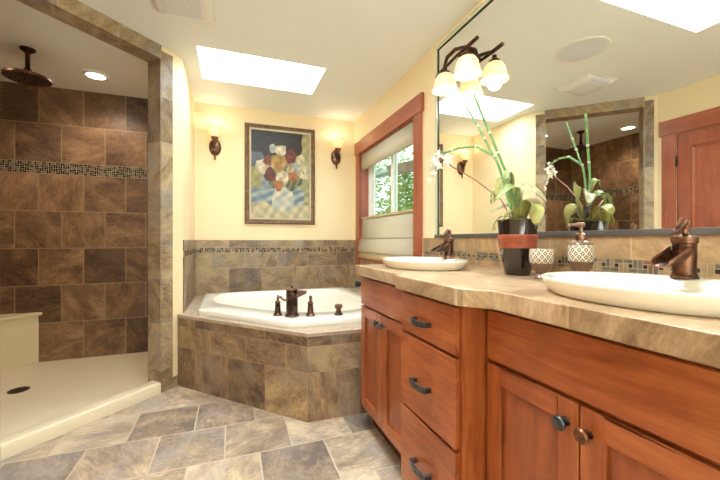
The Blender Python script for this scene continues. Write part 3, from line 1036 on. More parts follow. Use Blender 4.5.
# tub filler: spout, two levers and a diverter knob standing on the rim
sx_, sy_ = 0.374, 2.33
RS = RIM + 0.001
st = thing('tub_spout', (sx_, sy_, RS), 'tall bronze column spout on the tub rim', 'faucet')
b = MB(); b.lathe([(0.048, 0), (0.048, 0.006), (0.043, 0.012), (0.037, 0.018), (0.0385, 0.022), (0.038, 0.145), (0.0395, 0.147), (0.0395, 0.152), (0.038, 0.154), (0.038, 0.172), (0.04, 0.174), (0.04, 0.178), (0.03, 0.184), (0.01, 0.187), (0.006, 0.193), (0.008, 0.199), (0.0, 0.204)], (sx_, sy_, RS), 32, cap=False)
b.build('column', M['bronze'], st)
b = MB()
dv = Vector((0.72, 0.69))
sd = Vector((-dv.y, dv.x))
rows = []
for (t, w, z0_, z1_) in ((0.02, 0.02, 0.105, 0.165), (0.06, 0.022, 0.112, 0.163), (0.1, 0.025, 0.118, 0.158), (0.135, 0.027, 0.123, 0.153), (0.145, 0.02, 0.13, 0.15)):
    c_ = Vector((sx_, sy_)) + dv * t
    rows.append([(c_.x + sd.x * w, c_.y + sd.y * w, RIM + z1_), (c_.x + sd.x * w * 0.8, c_.y + sd.y * w * 0.8, RIM + z0_ + 0.008), (c_.x, c_.y, RIM + z0_), (c_.x - sd.x * w * 0.8, c_.y - sd.y * w * 0.8, RIM + z0_ + 0.008), (c_.x - sd.x * w, c_.y - sd.y * w, RIM + z1_), (c_.x, c_.y, RIM + z1_ - 0.006)])
vs = b.grid(rows, closed_u=True)
b.cap(vs[0], True); b.cap(vs[-1])
b.build('spout', M['bronze'], st)


def lever(x, y, ang, label, hk):
    t = thing('tub_tap', (x, y, RIM), label, 'tap', 'tub taps')
    b = MB(); b.lathe([(0.031, 0), (0.031, 0.006), (0.026, 0.012), (0.021, 0.018), (0.0165, 0.08), (0.019, 0.084), (0.019, 0.09), (0.012, 0.096), (0.009, 0.1), (0.0, 0.101)], (x, y, RIM), 24, cap=False)
    b.build('stem', M['bronze'], t)
    b = MB()
    d = Vector((math.cos(ang), math.sin(ang), 0))
    p = Vector((x, y, RIM + 0.098))
    b.tube([p, p + Vector((0, 0, 0.012)), p + Vector((0, 0, 0.022)) + d * 0.004, p + Vector((0, 0, 0.024)) + d * 0.02, p + Vector((0, 0, 0.008)) + d * 0.034, p + Vector((0, 0, 0.0)) + d * 0.05 * hk, p + Vector((0, 0, 0.006)) + d * 0.058 * hk], [0.007, 0.009, 0.011, 0.009, 0.006, 0.007, 0.005], 12)
    b.ball(p + Vector((0, 0, 0.03)), 0.008, 8)
    b.build('lever', M['bronze'], t)


lever(0.289, 2.392, R(-20), 'bronze lever handle on the tub rim, left of the spout', 1.0)
lever(0.492, 2.298, R(70), 'bronze lever handle on the tub rim, right of the spout', 1.0)
kx, ky = 0.676, 2.262
tk = thing('tub_diverter', (kx, ky, RIM), 'short bronze diverter knob at the right of the tub rim', 'faucet knob')
b = MB(); b.lathe([(0.03, 0), (0.03, 0.006), (0.025, 0.012), (0.018, 0.018), (0.016, 0.04)], (kx, ky, RIM), 24); b.build('base', M['bronze'], tk)
b = MB(); b.lathe([(0.016, 0.04), (0.025, 0.046), (0.027, 0.056), (0.026, 0.066), (0.02, 0.07), (0.0, 0.071)], (kx, ky, RIM), 24, cap=False); b.build('knob', M['bronze'], tk)

# ------------------------------------------------------------------ painting
px0, px1, pz0, pz1 = 0.122, 0.858, 1.24, 2.285
pa = thing('painting', ((px0 + px1) / 2, YB, pz0), 'framed oil painting of white, red and orange flowers in a vase, above the tub', 'painting')
b = MB()
yf = YB
prof = [(0.0, 0.0), (0.0, -0.02), (0.008, -0.03), (0.02, -0.032), (0.03, -0.024), (0.045, -0.02), (0.05, -0.012)]
rows = []
for (i_, d_) in prof:
    rows.append([(px0 + i_, yf + d_, pz0 + i_), (px1 - i_, yf + d_, pz0 + i_), (px1 - i_, yf + d_, pz1 - i_), (px0 + i_, yf + d_, pz1 - i_)])
b.grid(rows, closed_u=True)
frm = plain('antique_frame', (112, 84, 58), 0.4, metal=0.25, var=0.4, vscale=24)
b.build('frame', frm, pa, angle=25)
b = MB()
rows = []
for (i_, d_) in ((0.044, -0.022), (0.048, -0.028), (0.06, -0.026), (0.066, -0.014)):
    rows.append([(px0 + i_, yf + d_, pz0 + i_), (px1 - i_, yf + d_, pz0 + i_), (px1 - i_, yf + d_, pz1 - i_), (px0 + i_, yf + d_, pz1 - i_)])
b.grid(rows, closed_u=True)
b.build('inner_liner', plain('silver_liner', (186, 172, 146), 0.35, metal=0.4, var=0.15, vscale=40), pa, angle=25)


def paint(u, v):
    """u to the right, v down"""
    def mixc(a, c, t):
        t = max(0, min(1, t)); return tuple(a[i] + (c[i] - a[i]) * t for i in range(3))
    wob = 0.02 * math.sin(17 * u + 9 * v) + 0.015 * math.sin(31 * v - 12 * u)
    col = (42, 40, 46)
    if v > 0.30 + wob:
        col = mixc((146, 150, 96), (168, 162, 110), 0.5 + 0.5 * math.sin(40 * u + 22 * v))
        if u > 0.18:
            col = mixc((120, 142, 168), (150, 170, 190), 0.5 + 0.5 * math.sin(34 * v - 15 * u))
        if u > 0.8 + wob:
            col = mixc((150, 156, 112), (176, 174, 138), 0.5 + 0.5 * math.sin(50 * v))
    if u < 0.2 + wob and 0.25 < v < 0.42:
        col = (86, 104, 140)
    if u > 0.87 + wob and v < 0.36:
        col = (176, 172, 128)
    if 0.66 < v < 0.84 and u < 0.9:
        col = mixc((96, 128, 170), (164, 184, 196), 0.5 + 0.5 * math.sin(60 * v + 18 * u))
    if v > 0.84 + wob:
        col = mixc((190, 184, 150), (204, 198, 176), 0.5 + 0.5 * math.sin(46 * u + 40 * v))
    # vase
    hw = 0.12 + 0.06 * math.sin((v - 0.66) * 9)
    if 0.64 < v < 0.92 and abs(u - 0.54) < hw * (1.15 - 0.9 * max(0, v - 0.72)):
        col = mixc((208, 210, 206), (168, 186, 200), 0.5 + 0.5 * math.sin(26 * (u + v)))
    # foliage
    for (cx, cy, r) in ((0.68, 0.6, 0.1), (0.8, 0.55, 0.08), (0.38, 0.58, 0.09), (0.62, 0.44, 0.07), (0.56, 0.48, 0.06)):
        if (u - cx) ** 2 + ((v - cy) * 1.25) ** 2 < r * r:
            col = mixc((74, 84, 50), (128, 134, 88), 0.5 + 0.5 * math.sin(60 * u + 30 * v))
    fl = [((226, 222, 206), 0.19, 0.41, 0.115), ((176, 190, 214), 0.37, 0.2, 0.07), ((232, 226, 208), 0.5, 0.22, 0.1), ((150, 66, 44), 0.28, 0.34, 0.08),
          ((118, 44, 38), 0.32, 0.5, 0.11), ((204, 158, 74), 0.46, 0.36, 0.14), ((140, 52, 38), 0.68, 0.28, 0.11), ((228, 222, 196), 0.85, 0.31, 0.09),
          ((230, 224, 200), 0.89, 0.45, 0.115), ((196, 112, 56), 0.71, 0.51, 0.085), ((222, 214, 190), 0.53, 0.53, 0.115), ((200, 120, 58), 0.46, 0.62, 0.085), ((216, 196, 150), 0.66, 0.42, 0.07)]
    for (c, cx, cy, r) in fl:
        dx, dy = u - cx, (v - cy) * 1.3
        a = math.atan2(dy, dx); rr = math.hypot(dx, dy)
        if rr < r * (0.95 + 0.1 * math.sin(3 * a + cx * 20) + 0.05 * math.sin(7 * a)):
            k = 0.68 + 0.32 * math.sin(2.0 * a + 38 * rr + cx * 9)
            col = mixc(tuple(x * 0.72 for x in c), c, k)
            if rr < r * 0.2 and cx > 0.6:
                col = mixc(col, (150, 110, 60), 0.6)
    s = 1 + 0.06 * math.sin(31 * u + 43 * v + 3 * math.sin(9 * v)) + 0.05 * math.sin(47 * v - 29 * u)
    g = sum(col) / 3
    return tuple(max(0, min(255, (g + (x - g) * 0.8) * s * k_)) for x, k_ in zip(col, (0.92, 0.88, 0.8)))


NU, NV = 76, 114
me = bpy.data.meshes.new('canvas')
cx0, cx1, cz0, cz1 = px0 + 0.062, px1 - 0.062, pz0 + 0.062, pz1 - 0.062
vsl, fsl = [], []
for j in range(NV + 1):
    for i in range(NU + 1):
        u, v = i / NU, 1 - j / NV
        rel = 0.0
        vsl.append((cx0 + (cx1 - cx0) * u, YB - 0.016 - rel, cz0 + (cz1 - cz0) * j / NV))
for j in range(NV):
    for i in range(NU):
        a = j * (NU + 1) + i
        fsl.append((a, a + 1, a + NU + 2, a + NU + 1))
me.from_pydata(vsl, [], fsl)
ca = me.color_attributes.new('paint', 'FLOAT_COLOR', 'POINT')
for j in range(NV + 1):
    for i in range(NU + 1):
        ca.data[j * (NU + 1) + i].color = lin(paint(i / NU, 1 - j / NV))
t = NT('oil_paint')
at = t.n('ShaderNodeAttribute', attribute_name='paint')
nz = t.noise(t.n('ShaderNodeNewGeometry').outputs['Position'], 60, 4, 0.6, 1.5)
t.l(at.outputs['Color'], t.bsdf.inputs['Base Color'])
t.bsdf.inputs['Roughness'].default_value = 0.4
t.bump(nz, 0.5, 0.004)
me.materials.append(t.m)
cv = bpy.data.objects.new('canvas', me); COL.objects.link(cv); cv.parent = pa; cv.matrix_parent_inverse = Matrix.Translation(-pa.location)


# ------------------------------------------------------------------ sconces
def sconce(x, label):
    z = 1.995
    t = thing('wall_sconce', (x, YB, z), label, 'wall lamp', 'wall sconces')
    b = MB()
    prof = [(0.058, 0.0), (0.058, 0.006), (0.05, 0.02), (0.034, 0.03), (0.0, 0.034)]
    b.lathe(prof, (x, YB, z + 0.01), 32, (0, -1, 0), 1.0, 1.5, cap=False)
    b.build('back_plate', M['bronze'], t)
    b = MB()
    b.tube([(x, YB - 0.02, z + 0.03), (x, YB - 0.075, z + 0.015), (x, YB - 0.09, z + 0.045), (x, YB - 0.09, z + 0.072)], [0.011, 0.011, 0.014, 0.02], 12)
    b.lathe([(0.012, 0.06), (0.03, 0.07), (0.034, 0.088), (0.03, 0.092)], (x, YB - 0.09, z), 20)
    b.build('arm', M['bronze'], t)
    b = MB()
    b.tube([(x, YB - 0.03, z - 0.045), (x, YB - 0.034, z - 0.08), (x, YB - 0.032, z - 0.11)], [0.014, 0.009, 0.008], 10)
    b.ball((x, YB - 0.032, z - 0.115), 0.009, 8)
    b.build('finial', M['bronze_dark'], t)
    b = MB()
    b.lathe([(0.03, 0.09), (0.044, 0.108), (0.049, 0.135), (0.053, 0.16), (0.062, 0.182), (0.074, 0.198)], (x, YB - 0.09, z), 32, cap=False)
    b.build('lamp_shade', M['shade'], t, solid=0.003)
    b = MB(); b.ball((x, YB - 0.09, z + 0.14), 0.024, 10); b.build('bulb', M['bulb'], t)
    d = bpy.data.lights.new('sconce_lamp', 'POINT'); d.energy = 0.8; d.color = (1.0, 0.88, 0.72); d.shadow_soft_size = 0.03
    o = bpy.data.objects.new('sconce_lamp', d); COL.objects.link(o); o.parent = t; o.location = (0, -0.09, 0.20)


sconce(-0.16, 'lit bronze wall sconce left of the painting')
sconce(1.103, 'lit bronze wall sconce right of the painting, beside the window')

# ------------------------------------------------------------------ mirror
M['pale_glass'] = plain('pale_bevelled_glass', (226, 230, 206), 0.12, metal=0.35, var=0.03)
M['glass_edge'] = plain('dark_green_glass_edge', (46, 62, 48), 0.2, var=0.1)
MX = 1.3457 - 0.0
MY0, MY1, MZ0, MZ1 = 0.2, 2.075, 1.108, 2.40
mr_ = thing('mirror', (XR, 1.1, MZ0), 'large wall mirror running up to the ceiling above the vanity counter', 'mirror')
b = MB(); b.box(XR - 0.012, XR - 0.001, MY0, MY1, MZ0, MZ1); b.build('mirror_glass', M['mirror'], mr_, smooth=False)
b = MB()
bw = 0.035
rows = []
for (i_, x_) in ((0.0, XR - 0.0125), (0.004, XR - 0.016), (bw - 0.006, XR - 0.018), (bw, XR - 0.0125)):
    rows.append([(x_, MY0 + i_, MZ0 + i_), (x_, MY1 - i_, MZ0 + i_), (x_, MY1 - i_, MZ1 - i_), (x_, MY0 + i_, MZ1 - i_)])
# strips on the left and top edges
for side in ('left', 'top'):
    b = MB()
    if side == 'left':
        b.grid([[(x_, MY1 - i_, MZ0), (x_, MY1 - i_, MZ1 - i_)] for (i_, x_) in ((0.0, XR - 0.0125), (0.004, XR - 0.017), (bw - 0.006, XR - 0.018), (bw, XR - 0.0125))])
    else:
        b.grid([[(x_, MY0, MZ1 - i_), (x_, MY1 - i_, MZ1 - i_)] for (i_, x_) in ((0.0, XR - 0.0125), (0.004, XR - 0.017), (bw - 0.006, XR - 0.018), (bw, XR - 0.0125))])
    b.build('bevel_strip', M['pale_glass'], mr_, smooth=False)
b = MB(); b.box(XR - 0.0185, XR - 0.0125, MY1 - bw - 0.006, MY1 - bw, MZ0, MZ1 - bw); b.build('glass_edge', M['glass_edge'], mr_, smooth=False)
b = MB(); b.box(XR - 0.0185, XR - 0.0125, MY0, MY1 - bw, MZ1 - bw - 0.006, MZ1 - bw); b.build('glass_edge', M['glass_edge'], mr_, smooth=False)
b = MB(); b.box(XR - 0.02, XR - 0.001, MY0, MY1, 1.086, MZ0); b.build('bottom_channel', M['black_trim'], mr_, smooth=False, bevel=0.002)

# ------------------------------------------------------------------ vanity light
vl = thing('vanity_light', (XR - 0.012, 1.71, 2.1), 'two shade bronze vanity light fixed on the mirror', 'wall lamp')
vz = 2.145
b = MB(); b.lathe([(0.06, 0), (0.06, 0.006), (0.05, 0.016), (0.02, 0.022), (0.0, 0.023)], (XR - 0.0205, 1.71, vz), 32, (-1, 0, 0), 1.0, 1.0, cap=False); b.build('back_plate', M['bronze_dark'], vl)
b = MB()
b.tube([(XR - 0.03, 1.71, vz), (XR - 0.075, 1.71, vz + 0.005), (1.23, 1.71, vz + 0.005)], 0.01, 10)
b.build('arm', M['bronze_dark'], vl)
b = MB()
b.tube([(1.23, 1.93, vz - 0.03), (1.23, 1.87, vz - 0.018), (1.23, 1.71, vz + 0.002), (1.23, 1.6, vz + 0.004), (1.23, 1.53, vz + 0.008)], [0.008, 0.010, 0.0085, 0.012, 0.011], 10)
b.tube([(1.235, 1.86, vz - 0.015), (1.225, 1.80, vz + 0.035), (1.225, 1.72, vz + 0.04), (1.232, 1.63, vz + 0.014)], [0.006, 0.012, 0.012, 0.007], 10)
b.build('twig_bar', M['bronze_dark'], vl)
for (yy) in (1.82, 1.604):
    zt = vz - 0.022 if yy > 1.7 else vz + 0.0
    zt = vz - 0.018
    b = MB(); b.lathe([(0.012, 0.0), (0.014, -0.02), (0.03, -0.03), (0.032, -0.045), (0.026, -0.05)], (1.222, yy, zt), 20); b.build('shade_holder', M['bronze_dark'], vl)
    b = MB(); b.lathe([(0.028, -0.043), (0.044, -0.052), (0.058, -0.074), (0.063, -0.104), (0.069, -0.126), (0.080, -0.144)], (1.222, yy, zt), 32, cap=False); s_ = b.build('lamp_shade', M['shade'], vl, solid=0.003)
    b = MB(); b.ball((1.222, yy, zt - 0.098), 0.024, 10, 1.15); b.build('bulb', M['bulb'], vl)
    d = bpy.data.lights.new('vanity_lamp', 'POINT'); d.energy = 0.9; d.color = (1.0, 0.9, 0.78); d.shadow_soft_size = 0.04
    o = bpy.data.objects.new('vanity_lamp', d); COL.objects.link(o); o.parent = vl; o.location = (1.222 - vl.location.x, yy - 1.71, zt - 0.16 - 2.1)

# ------------------------------------------------------------------ vanity
CZ, CU = 0.9275, 0.873


def raised_door(parent, x, y0, y1, z0, z1, knob_y=None, knob_z=None, knob_mat=None, name='door', fw=0.057):
    """frame-and-panel front facing -x; x is the front face"""
    b = MB()
    b.mi = 0
    b.box(x, x + 0.02, y0, y0 + fw, z0, z1); b.box(x, x + 0.02, y1 - fw, y1, z0, z1)
    b.mi = 1
    b.box(x, x + 0.02, y0 + fw, y1 - fw, z0, z0 + fw); b.box(x, x + 0.02, y0 + fw, y1 - fw, z1 - fw, z1)
    d_ = b.build(name, [M['wood_z'], M['wood_y']], parent, smooth=False, bevel=0.0025)
    b = MB(); b.box(x + 0.01, x + 0.018, y0 + fw - 0.002, y1 - fw + 0.002, z0 + fw - 0.002, z1 - fw + 0.002)
    b.build('door_panel', M['wood_panel'], d_, smooth=False)
    if knob_y is not None:
        b = MB(); b.lathe([(0.011, 0.0), (0.009, 0.005), (0.007, 0.012), (0.009, 0.017), (0.0165, 0.02), (0.0175, 0.025), (0.014, 0.029), (0.0, 0.031)], (x - 0.0005, knob_y, knob_z), 24, (-1, 0, 0), cap=False)
        b.build('knob', knob_mat, d_)
    return d_


def slab(parent, name, x, y0, y1, z0, z1):
    b = MB(); b.box(x, x + 0.02, y0, y1, z0, z1)
    return b.build(name, M['wood_y'], parent, smooth=False, bevel=0.003)


def pull(parent, x, yc, z):
    b = MB()
    for s in (-1, 1):
        b.box(x - 0.021, x, yc + s * 0.05 - 0.006, yc + s * 0.05 + 0.006, z - 0.0085, z + 0.0085)
    rows = []
    for i in range(9):
        t_ = -1 + 2 * i / 8
        yy = yc + t_ * 0.056
        dx = 0.021 + 0.008 * (1 - t_ * t_)
        w = 0.0085 + 0.003 * (1 - t_ * t_)
        rows.append([(x - dx, yy, z - w), (x - dx - 0.007, yy, z - w), (x - dx - 0.007, yy, z + w), (x - dx, yy, z + w)])
    vs = b.grid(rows, closed_u=True)
    b.cap(vs[0], True); b.cap(vs[-1])
    b.build('handle', M['pewter'], parent, smooth=False, bevel=0.0015)


# left unit
XA_ = 0.697
va = thing('vanity_cabinet', (1.0, 1.59, 0), 'cherry vanity unit with two knobbed doors next to the tub', 'cabinet', 'cherry vanity units')
b = MB(); b.box(XA_ + 0.02, XR - 0.012, 1.296, 1.883, 0.105, CU); b.build('carcass', M['wood_z'], va, smooth=False, bevel=0.002)
b = MB(); b.box(XA_ + 0.075, XR - 0.012, 1.296, 1.878, 0.0, 0.105); b.build('toe_kick', M['kick_brown'], va, smooth=False)
slab(va, 'false_drawer', XA_, 1.298, 1.879, 0.708, 0.857)
raised_door(va, XA_, 1.592, 1.879, 0.128, 0.697, 1.622, 0.652, M['pewter'])
raised_door(va, XA_, 1.298, 1.588, 0.128, 0.697, 1.558, 0.652, M['pewter'])
# hook on its end panel
hk = thing('robe_hook', (0.80, 1.884, 0.82), 'dark round hook on the end of the vanity above the tub', 'hook')
b = MB(); b.lathe([(0.024, 0), (0.024, 0.006), (0.012, 0.012), (0.0, 0.013)], (0.75, 1.8835, 0.815), 24, (0, 1, 0), cap=False); b.build('rose', M['pewter'], hk)
b = MB(); b.tube([(0.75, 1.89, 0.815), (0.75, 1.925, 0.815), (0.74, 1.938, 0.813), (0.71, 1.942, 0.811)], [0.009, 0.009, 0.009, 0.011], 12)
b.lathe([(0.0, -0.012), (0.014, -0.010), (0.021, 0.002), (0.02, 0.014), (0.012, 0.022), (0.0, 0.024)], (0.706, 1.942, 0.811), 20, (-1, 0, 0.0), cap=False)
b.build('knob', M['pewter'], hk)

# drawer unit
XD = 0.65
vb = thing('vanity_cabinet', (1.0, 1.1, 0), 'cherry drawer stack with three pulls, standing proud of its neighbours', 'cabinet', 'cherry vanity units')
b = MB(); b.box(XD + 0.02, XR - 0.012, 0.901, 1.291, 0.085, CU); b.build('carcass', M['wood_z'], vb, smooth=False, bevel=0.002)
b = MB(); b.box(XD + 0.06, XR - 0.012, 0.91, 1.289, 0.0, 0.085); b.build('toe_kick', M['kick_brown'], vb, smooth=False)
for (z0_, z1_, hz) in ((0.711, 0.860, 0.775), (0.416, 0.699, 0.547), (0.098, 0.404, 0.245)):
    dr_ = slab(vb, 'drawer', XD, 0.914, 1.284, z0_, z1_)
    pull(dr_, XD, 1.106, hz)

# right unit
XC = 0.75
vc = thing('vanity_cabinet', (1.0, 0.58, 0), 'cherry vanity unit with two doors below the near sink', 'cabinet', 'cherry vanity units')
b = MB(); b.box(XC + 0.02, XR - 0.012, 0.25, 0.899, 0.105, CU); b.build('carcass', M['wood_z'], vc, smooth=False, bevel=0.002)
b = MB(); b.box(XC + 0.075, XR - 0.012, 0.255, 0.899, 0.0, 0.105); b.build('toe_kick', M['kick_brown'], vc, smooth=False)
slab(vc, 'false_drawer', XC, 0.268, 0.888, 0.703, 0.854)
raised_door(vc, XC, 0.581, 0.888, 0.128, 0.69, 0.612, 0.638, M['pewter'])
kd = raised_door(vc, XC, 0.268, 0.577, 0.128, 0.69, 0.556, 0.636, M['copper'])

# countertop
ct = thing('countertop', (1.0, 1.1, CZ), 'stone tiled vanity countertop with a stepped front edge', 'countertop')
cpoly = [(0.668, 1.895), (0.667, 1.294), (0.628, 1.294), (0.628, 0.873), (0.695, 0.796), (0.70, 0.235), (XR - 0.012, 0.235), (XR - 0.012, 1.895)]
b = MB()
b.prism(cpoly, CU + 0.0005, CZ, (0.33, 0.66), (1.0, 0.16))
b.build('tile_slab', M['counter_tile'], ct, smooth=False, bevel=0.004)

# backsplash
bs = thing('backsplash', (XR, 1.2, CZ), 'tan tile backsplash with a mosaic strip between counter and mirror', 'backsplash')
b = MB(); tile_rect(b, (XR, 0.2), (0, 1), 0.035, 1.695, [(CZ, 0.956, 0.5, 9, 0.3, 0.7)], 0.33, 0.29, (-1, 0), 0.011)
tile_rect(b, (XR, 0.2), (0, 1), 0.035, 2.035, [(1.003, 1.0855, 0.0, 9, 0.3, 0.7)], 0.33, 0.29, (-1, 0), 0.011)
tile_rect(b, (XR, 0.2), (0, 1), 1.6955, 2.035, [(0.8, 0.956, 0.0, 0.32)], 0.33, 0.29, (-1, 0), 0.011)
b.build('tile_rows', M['splash_tile'], bs, smooth=False)
b = MB(); mosaic(b, (XR, 0.2), (0, 1), 0.035, 2.035, 0.956, 1.003, (-1, 0), 0.047, 4, 0.0115, rng, 4, [0, 0, 1, 2, 1])
b.build('mosaic_strip', MOSM, bs, smooth=False)


# ------------------------------------------------------------------ sinks and faucets
def sink(cx, cy, label):
    z = CZ
    t = thing('sink', (cx, cy, z), label, 'sink', 'white oval sinks')
    A, B_ = 0.262, 0.207
    n = 64
    def ell(fa, zz, shift=0.0):
        return [(cx + shift + math.cos(2 * PI * k / n) * (B_ + fa), cy + math.sin(2 * PI * k / n) * (A + fa), zz) for k in range(n)]
    def bowl(fa, fb, zz):
        return [(cx - 0.022 + math.cos(2 * PI * k / n) * (0.162 + fa), cy + math.sin(2 * PI * k / n) * (0.222 + fb), zz) for k in range(n)]
    b = MB()
    rows = [ell(-0.028, z), ell(-0.02, z + 0.004), ell(-0.006, z + 0.03), ell(0.0, z + 0.039), ell(-0.001, z + 0.043), ell(-0.006, z + 0.045), ell(-0.012, z + 0.0445), bowl(0.0, 0.0, z + 0.042), bowl(-0.006, -0.006, z + 0.037), bowl(-0.012, -0.014, z + 0.02), bowl(-0.03, -0.04, z + 0.008), bowl(-0.08, -0.11, z + 0.0025), bowl(-0.14, -0.19, z + 0.001)]
    vs = b.grid(rows, closed_u=True)
    b.cap(vs[-1]); b.cap(vs[0], True)
    b.build('basin', M['porcelain'], t, angle=50)
    b = MB(); b.lathe([(0.022, 0), (0.022, 0.003), (0.0, 0.004)], (cx - 0.022, cy, z + 0.0012), 20, cap=False); b.build('drain', M['bronze'], t)
    return t


sink(0.944, 1.61, 'white oval sink on the counter, nearer the window')
sink(0.955, 0.55, 'white oval sink on the counter, nearer the camera')


def faucet(x, y, label, ang, mats):
    """pump style waterfall faucet; ang is the plan direction of the open spout"""
    z = CZ + 0.0445
    t = thing('faucet', (x, y, z), label, 'faucet', 'bronze sink faucets')
    b = MB()
    b.lathe([(0.04, 0), (0.04, 0.005), (0.035, 0.01), (0.033, 0.014), (0.032, 0.02), (0.034, 0.06), (0.0335, 0.098), (0.034, 0.1), (0.037, 0.102), (0.038, 0.114), (0.036, 0.12), (0.022, 0.124), (0.012, 0.128), (0.01, 0.134), (0.0, 0.135)], (x, y, z), 36, cap=False)
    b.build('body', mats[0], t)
    d = Vector((math.cos(ang), math.sin(ang), 0)); s = Vector((-d.y, d.x, 0)); up = Vector((0, 0, 1))
    o0 = Vector((x, y, z))
    b = MB()
    rows = []
    M_ = 10
    for (tt, hw, zt, zb) in ((0.02, 0.032, 0.092, 0.05), (0.04, 0.033, 0.088, 0.045), (0.07, 0.033, 0.078, 0.042), (0.1, 0.033, 0.066, 0.038), (0.125, 0.032, 0.056, 0.034), (0.138, 0.029, 0.05, 0.034)):
        row = []
        for k in range(M_ + 1):
            a = PI * k / M_
            row.append(o0 + d * tt + s * (math.cos(a) * hw) + up * (zt - (zt - zb) * math.sin(a)))
        rows.append(row)
    b.grid(rows)
    b.build('spout', mats[1], t, solid=0.005, angle=60)
    b = MB()
    p = o0 + up * 0.13
    b.tube([p, p + up * 0.012], [0.011, 0.009], 12)
    b.tube([p + up * 0.008 - d * 0.012, p + up * 0.03 - d * 0.006, p + up * 0.034 + d * 0.008, p + up * 0.022 + d * 0.024, p + up * 0.008 + d * 0.042, p + up * 0.002 + d * 0.06, p + up * 0.004 + d * 0.07], [0.01, 0.014, 0.0135, 0.011, 0.008, 0.007, 0.004], 14)
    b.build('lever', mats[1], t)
    for ch in t.children:
        ch.matrix_parent_inverse = Matrix.Translation(-t.location) 
    t.scale = (0.74, 0.74, 0.90)
    return t


faucet(1.105, 1.61, 'bronze pump style faucet at the back of the sink nearer the window', R(180), (M['copper'], M['bronze']))
faucet(1.115, 0.565, 'bronze pump style faucet at the back of the sink nearer the camera', R(180), (M['copper'], M['copper']))

# ------------------------------------------------------------------ counter accessories
# black pot with orchid
ox, oy = 1.108, 1.128
orc = thing('potted_orchid', (ox, oy, CZ), 'wilting white orchid in a dark glazed pot with a rust red band', 'potted plant')
M['black_glaze'] = plain('black_glaze', (34, 26, 22), 0.12, coat=0.6, var=0.3, vscale=14)
M['rust_band'] = plain('rust_band', (150, 72, 44), 0.5, var=0.25, vscale=40, bump=0.5, bscale=90)
b = MB(); b.lathe([(0.045, 0.0), (0.049, 0.003), (0.056, 0.04), (0.065, 0.09), (0.069, 0.11)], (ox, oy, CZ + 0.0005), 40); b.build('pot_base', M['black_glaze'], orc)
b = MB(); b.lathe([(0.0695, 0.11), (0.0725, 0.113), (0.0725, 0.122), (0.073, 0.125), (0.073, 0.132), (0.0742, 0.135), (0.0742, 0.142), (0.0755, 0.145), (0.0755, 0.152), (0.0765, 0.155), (0.0765, 0.162), (0.074, 0.166)], (ox, oy, CZ), 40, cap=False); b.build('pot_band', M['rust_band'], orc)
b = MB(); b.lathe([(0.073, 0.165), (0.0745, 0.185), (0.0775, 0.215), (0.079, 0.226), (0.0755, 0.227), (0.072, 0.205), (0.0, 0.204)], (ox, oy, CZ), 40, cap=False); b.build('pot_rim', M['black_glaze'], orc)
M['moss'] = plain('dry_moss', (122, 108, 58), 0.9, var=0.4, vscale=60, bump=1.0, bscale=120)
b = MB()
rg = random.Random(8)
rows = []
for i in range(6):
    r_ = 0.072 * (1 - i / 5.2)
    rows.append([(ox + math.cos(2 * PI * k / 20) * r_, oy + math.sin(2 * PI * k / 20) * r_, CZ + 0.205 + 0.03 * math.sqrt(max(0, 1 - (r_ / 0.073) ** 2)) + rg.uniform(-0.004, 0.006)) for k in range(20)])
vs = b.grid(rows, closed_u=True); b.cap(vs[-1])
b.build('moss', M['moss'], orc)


def leaf_mat(name, c1, c2, tip):
    t = NT(name)
    pos = t.n('ShaderNodeNewGeometry').outputs['Position']
    nz = t.noise(pos, 26, 4, 0.6, 0.5)
    t.l(t.ramp(nz, [(0.35, lin(c1)), (0.55, lin(c2)), (0.72, lin(tip))]), t.bsdf.inputs['Base Color'])
    t.bsdf.inputs['Roughness'].default_value = 0.45
    tr = t.n('ShaderNodeBsdfTranslucent'); tr.inputs[0].default_value = lin(c2)
    mx = t.n('ShaderNodeMixShader'); mx.inputs[0].default_value = 0.25
    t.l(t.bsdf.outputs[0], mx.inputs[1]); t.l(tr.outputs[0], mx.inputs[2]); t.l(mx.outputs[0], t.out.inputs[0])
    return t.m


ML = [leaf_mat('leaf_yellow_green', (150, 158, 84), (188, 184, 112), (196, 152, 96)), leaf_mat('leaf_green', (112, 138, 78), (156, 172, 106), (200, 196, 140)),
      leaf_mat('leaf_grey_green', (160, 158, 116), (196, 190, 148), (210, 188, 150)), leaf_mat('leaf_brown', (52, 36, 24), (86, 58, 34), (130, 96, 52)), leaf_mat('leaf_pale', (206, 186, 158), (226, 210, 186), (188, 150, 112))]
M['stake'] = leaf_mat('green_stake', (104, 150, 88), (132, 176, 108), (180, 200, 136))
M['stem_red'] = plain('reddish_stem', (140, 84, 60), 0.5, var=0.2, vscale=40)
M['petal'] = leaf_mat('white_petal', (236, 228, 208), (244, 238, 222), (232, 206, 180))
RI = Vector((math.cos(YAW), -math.sin(YAW), 0)); FW = Vector((math.sin(YAW), math.cos(YAW), 0)); UPV = Vector((0, 0, 1))


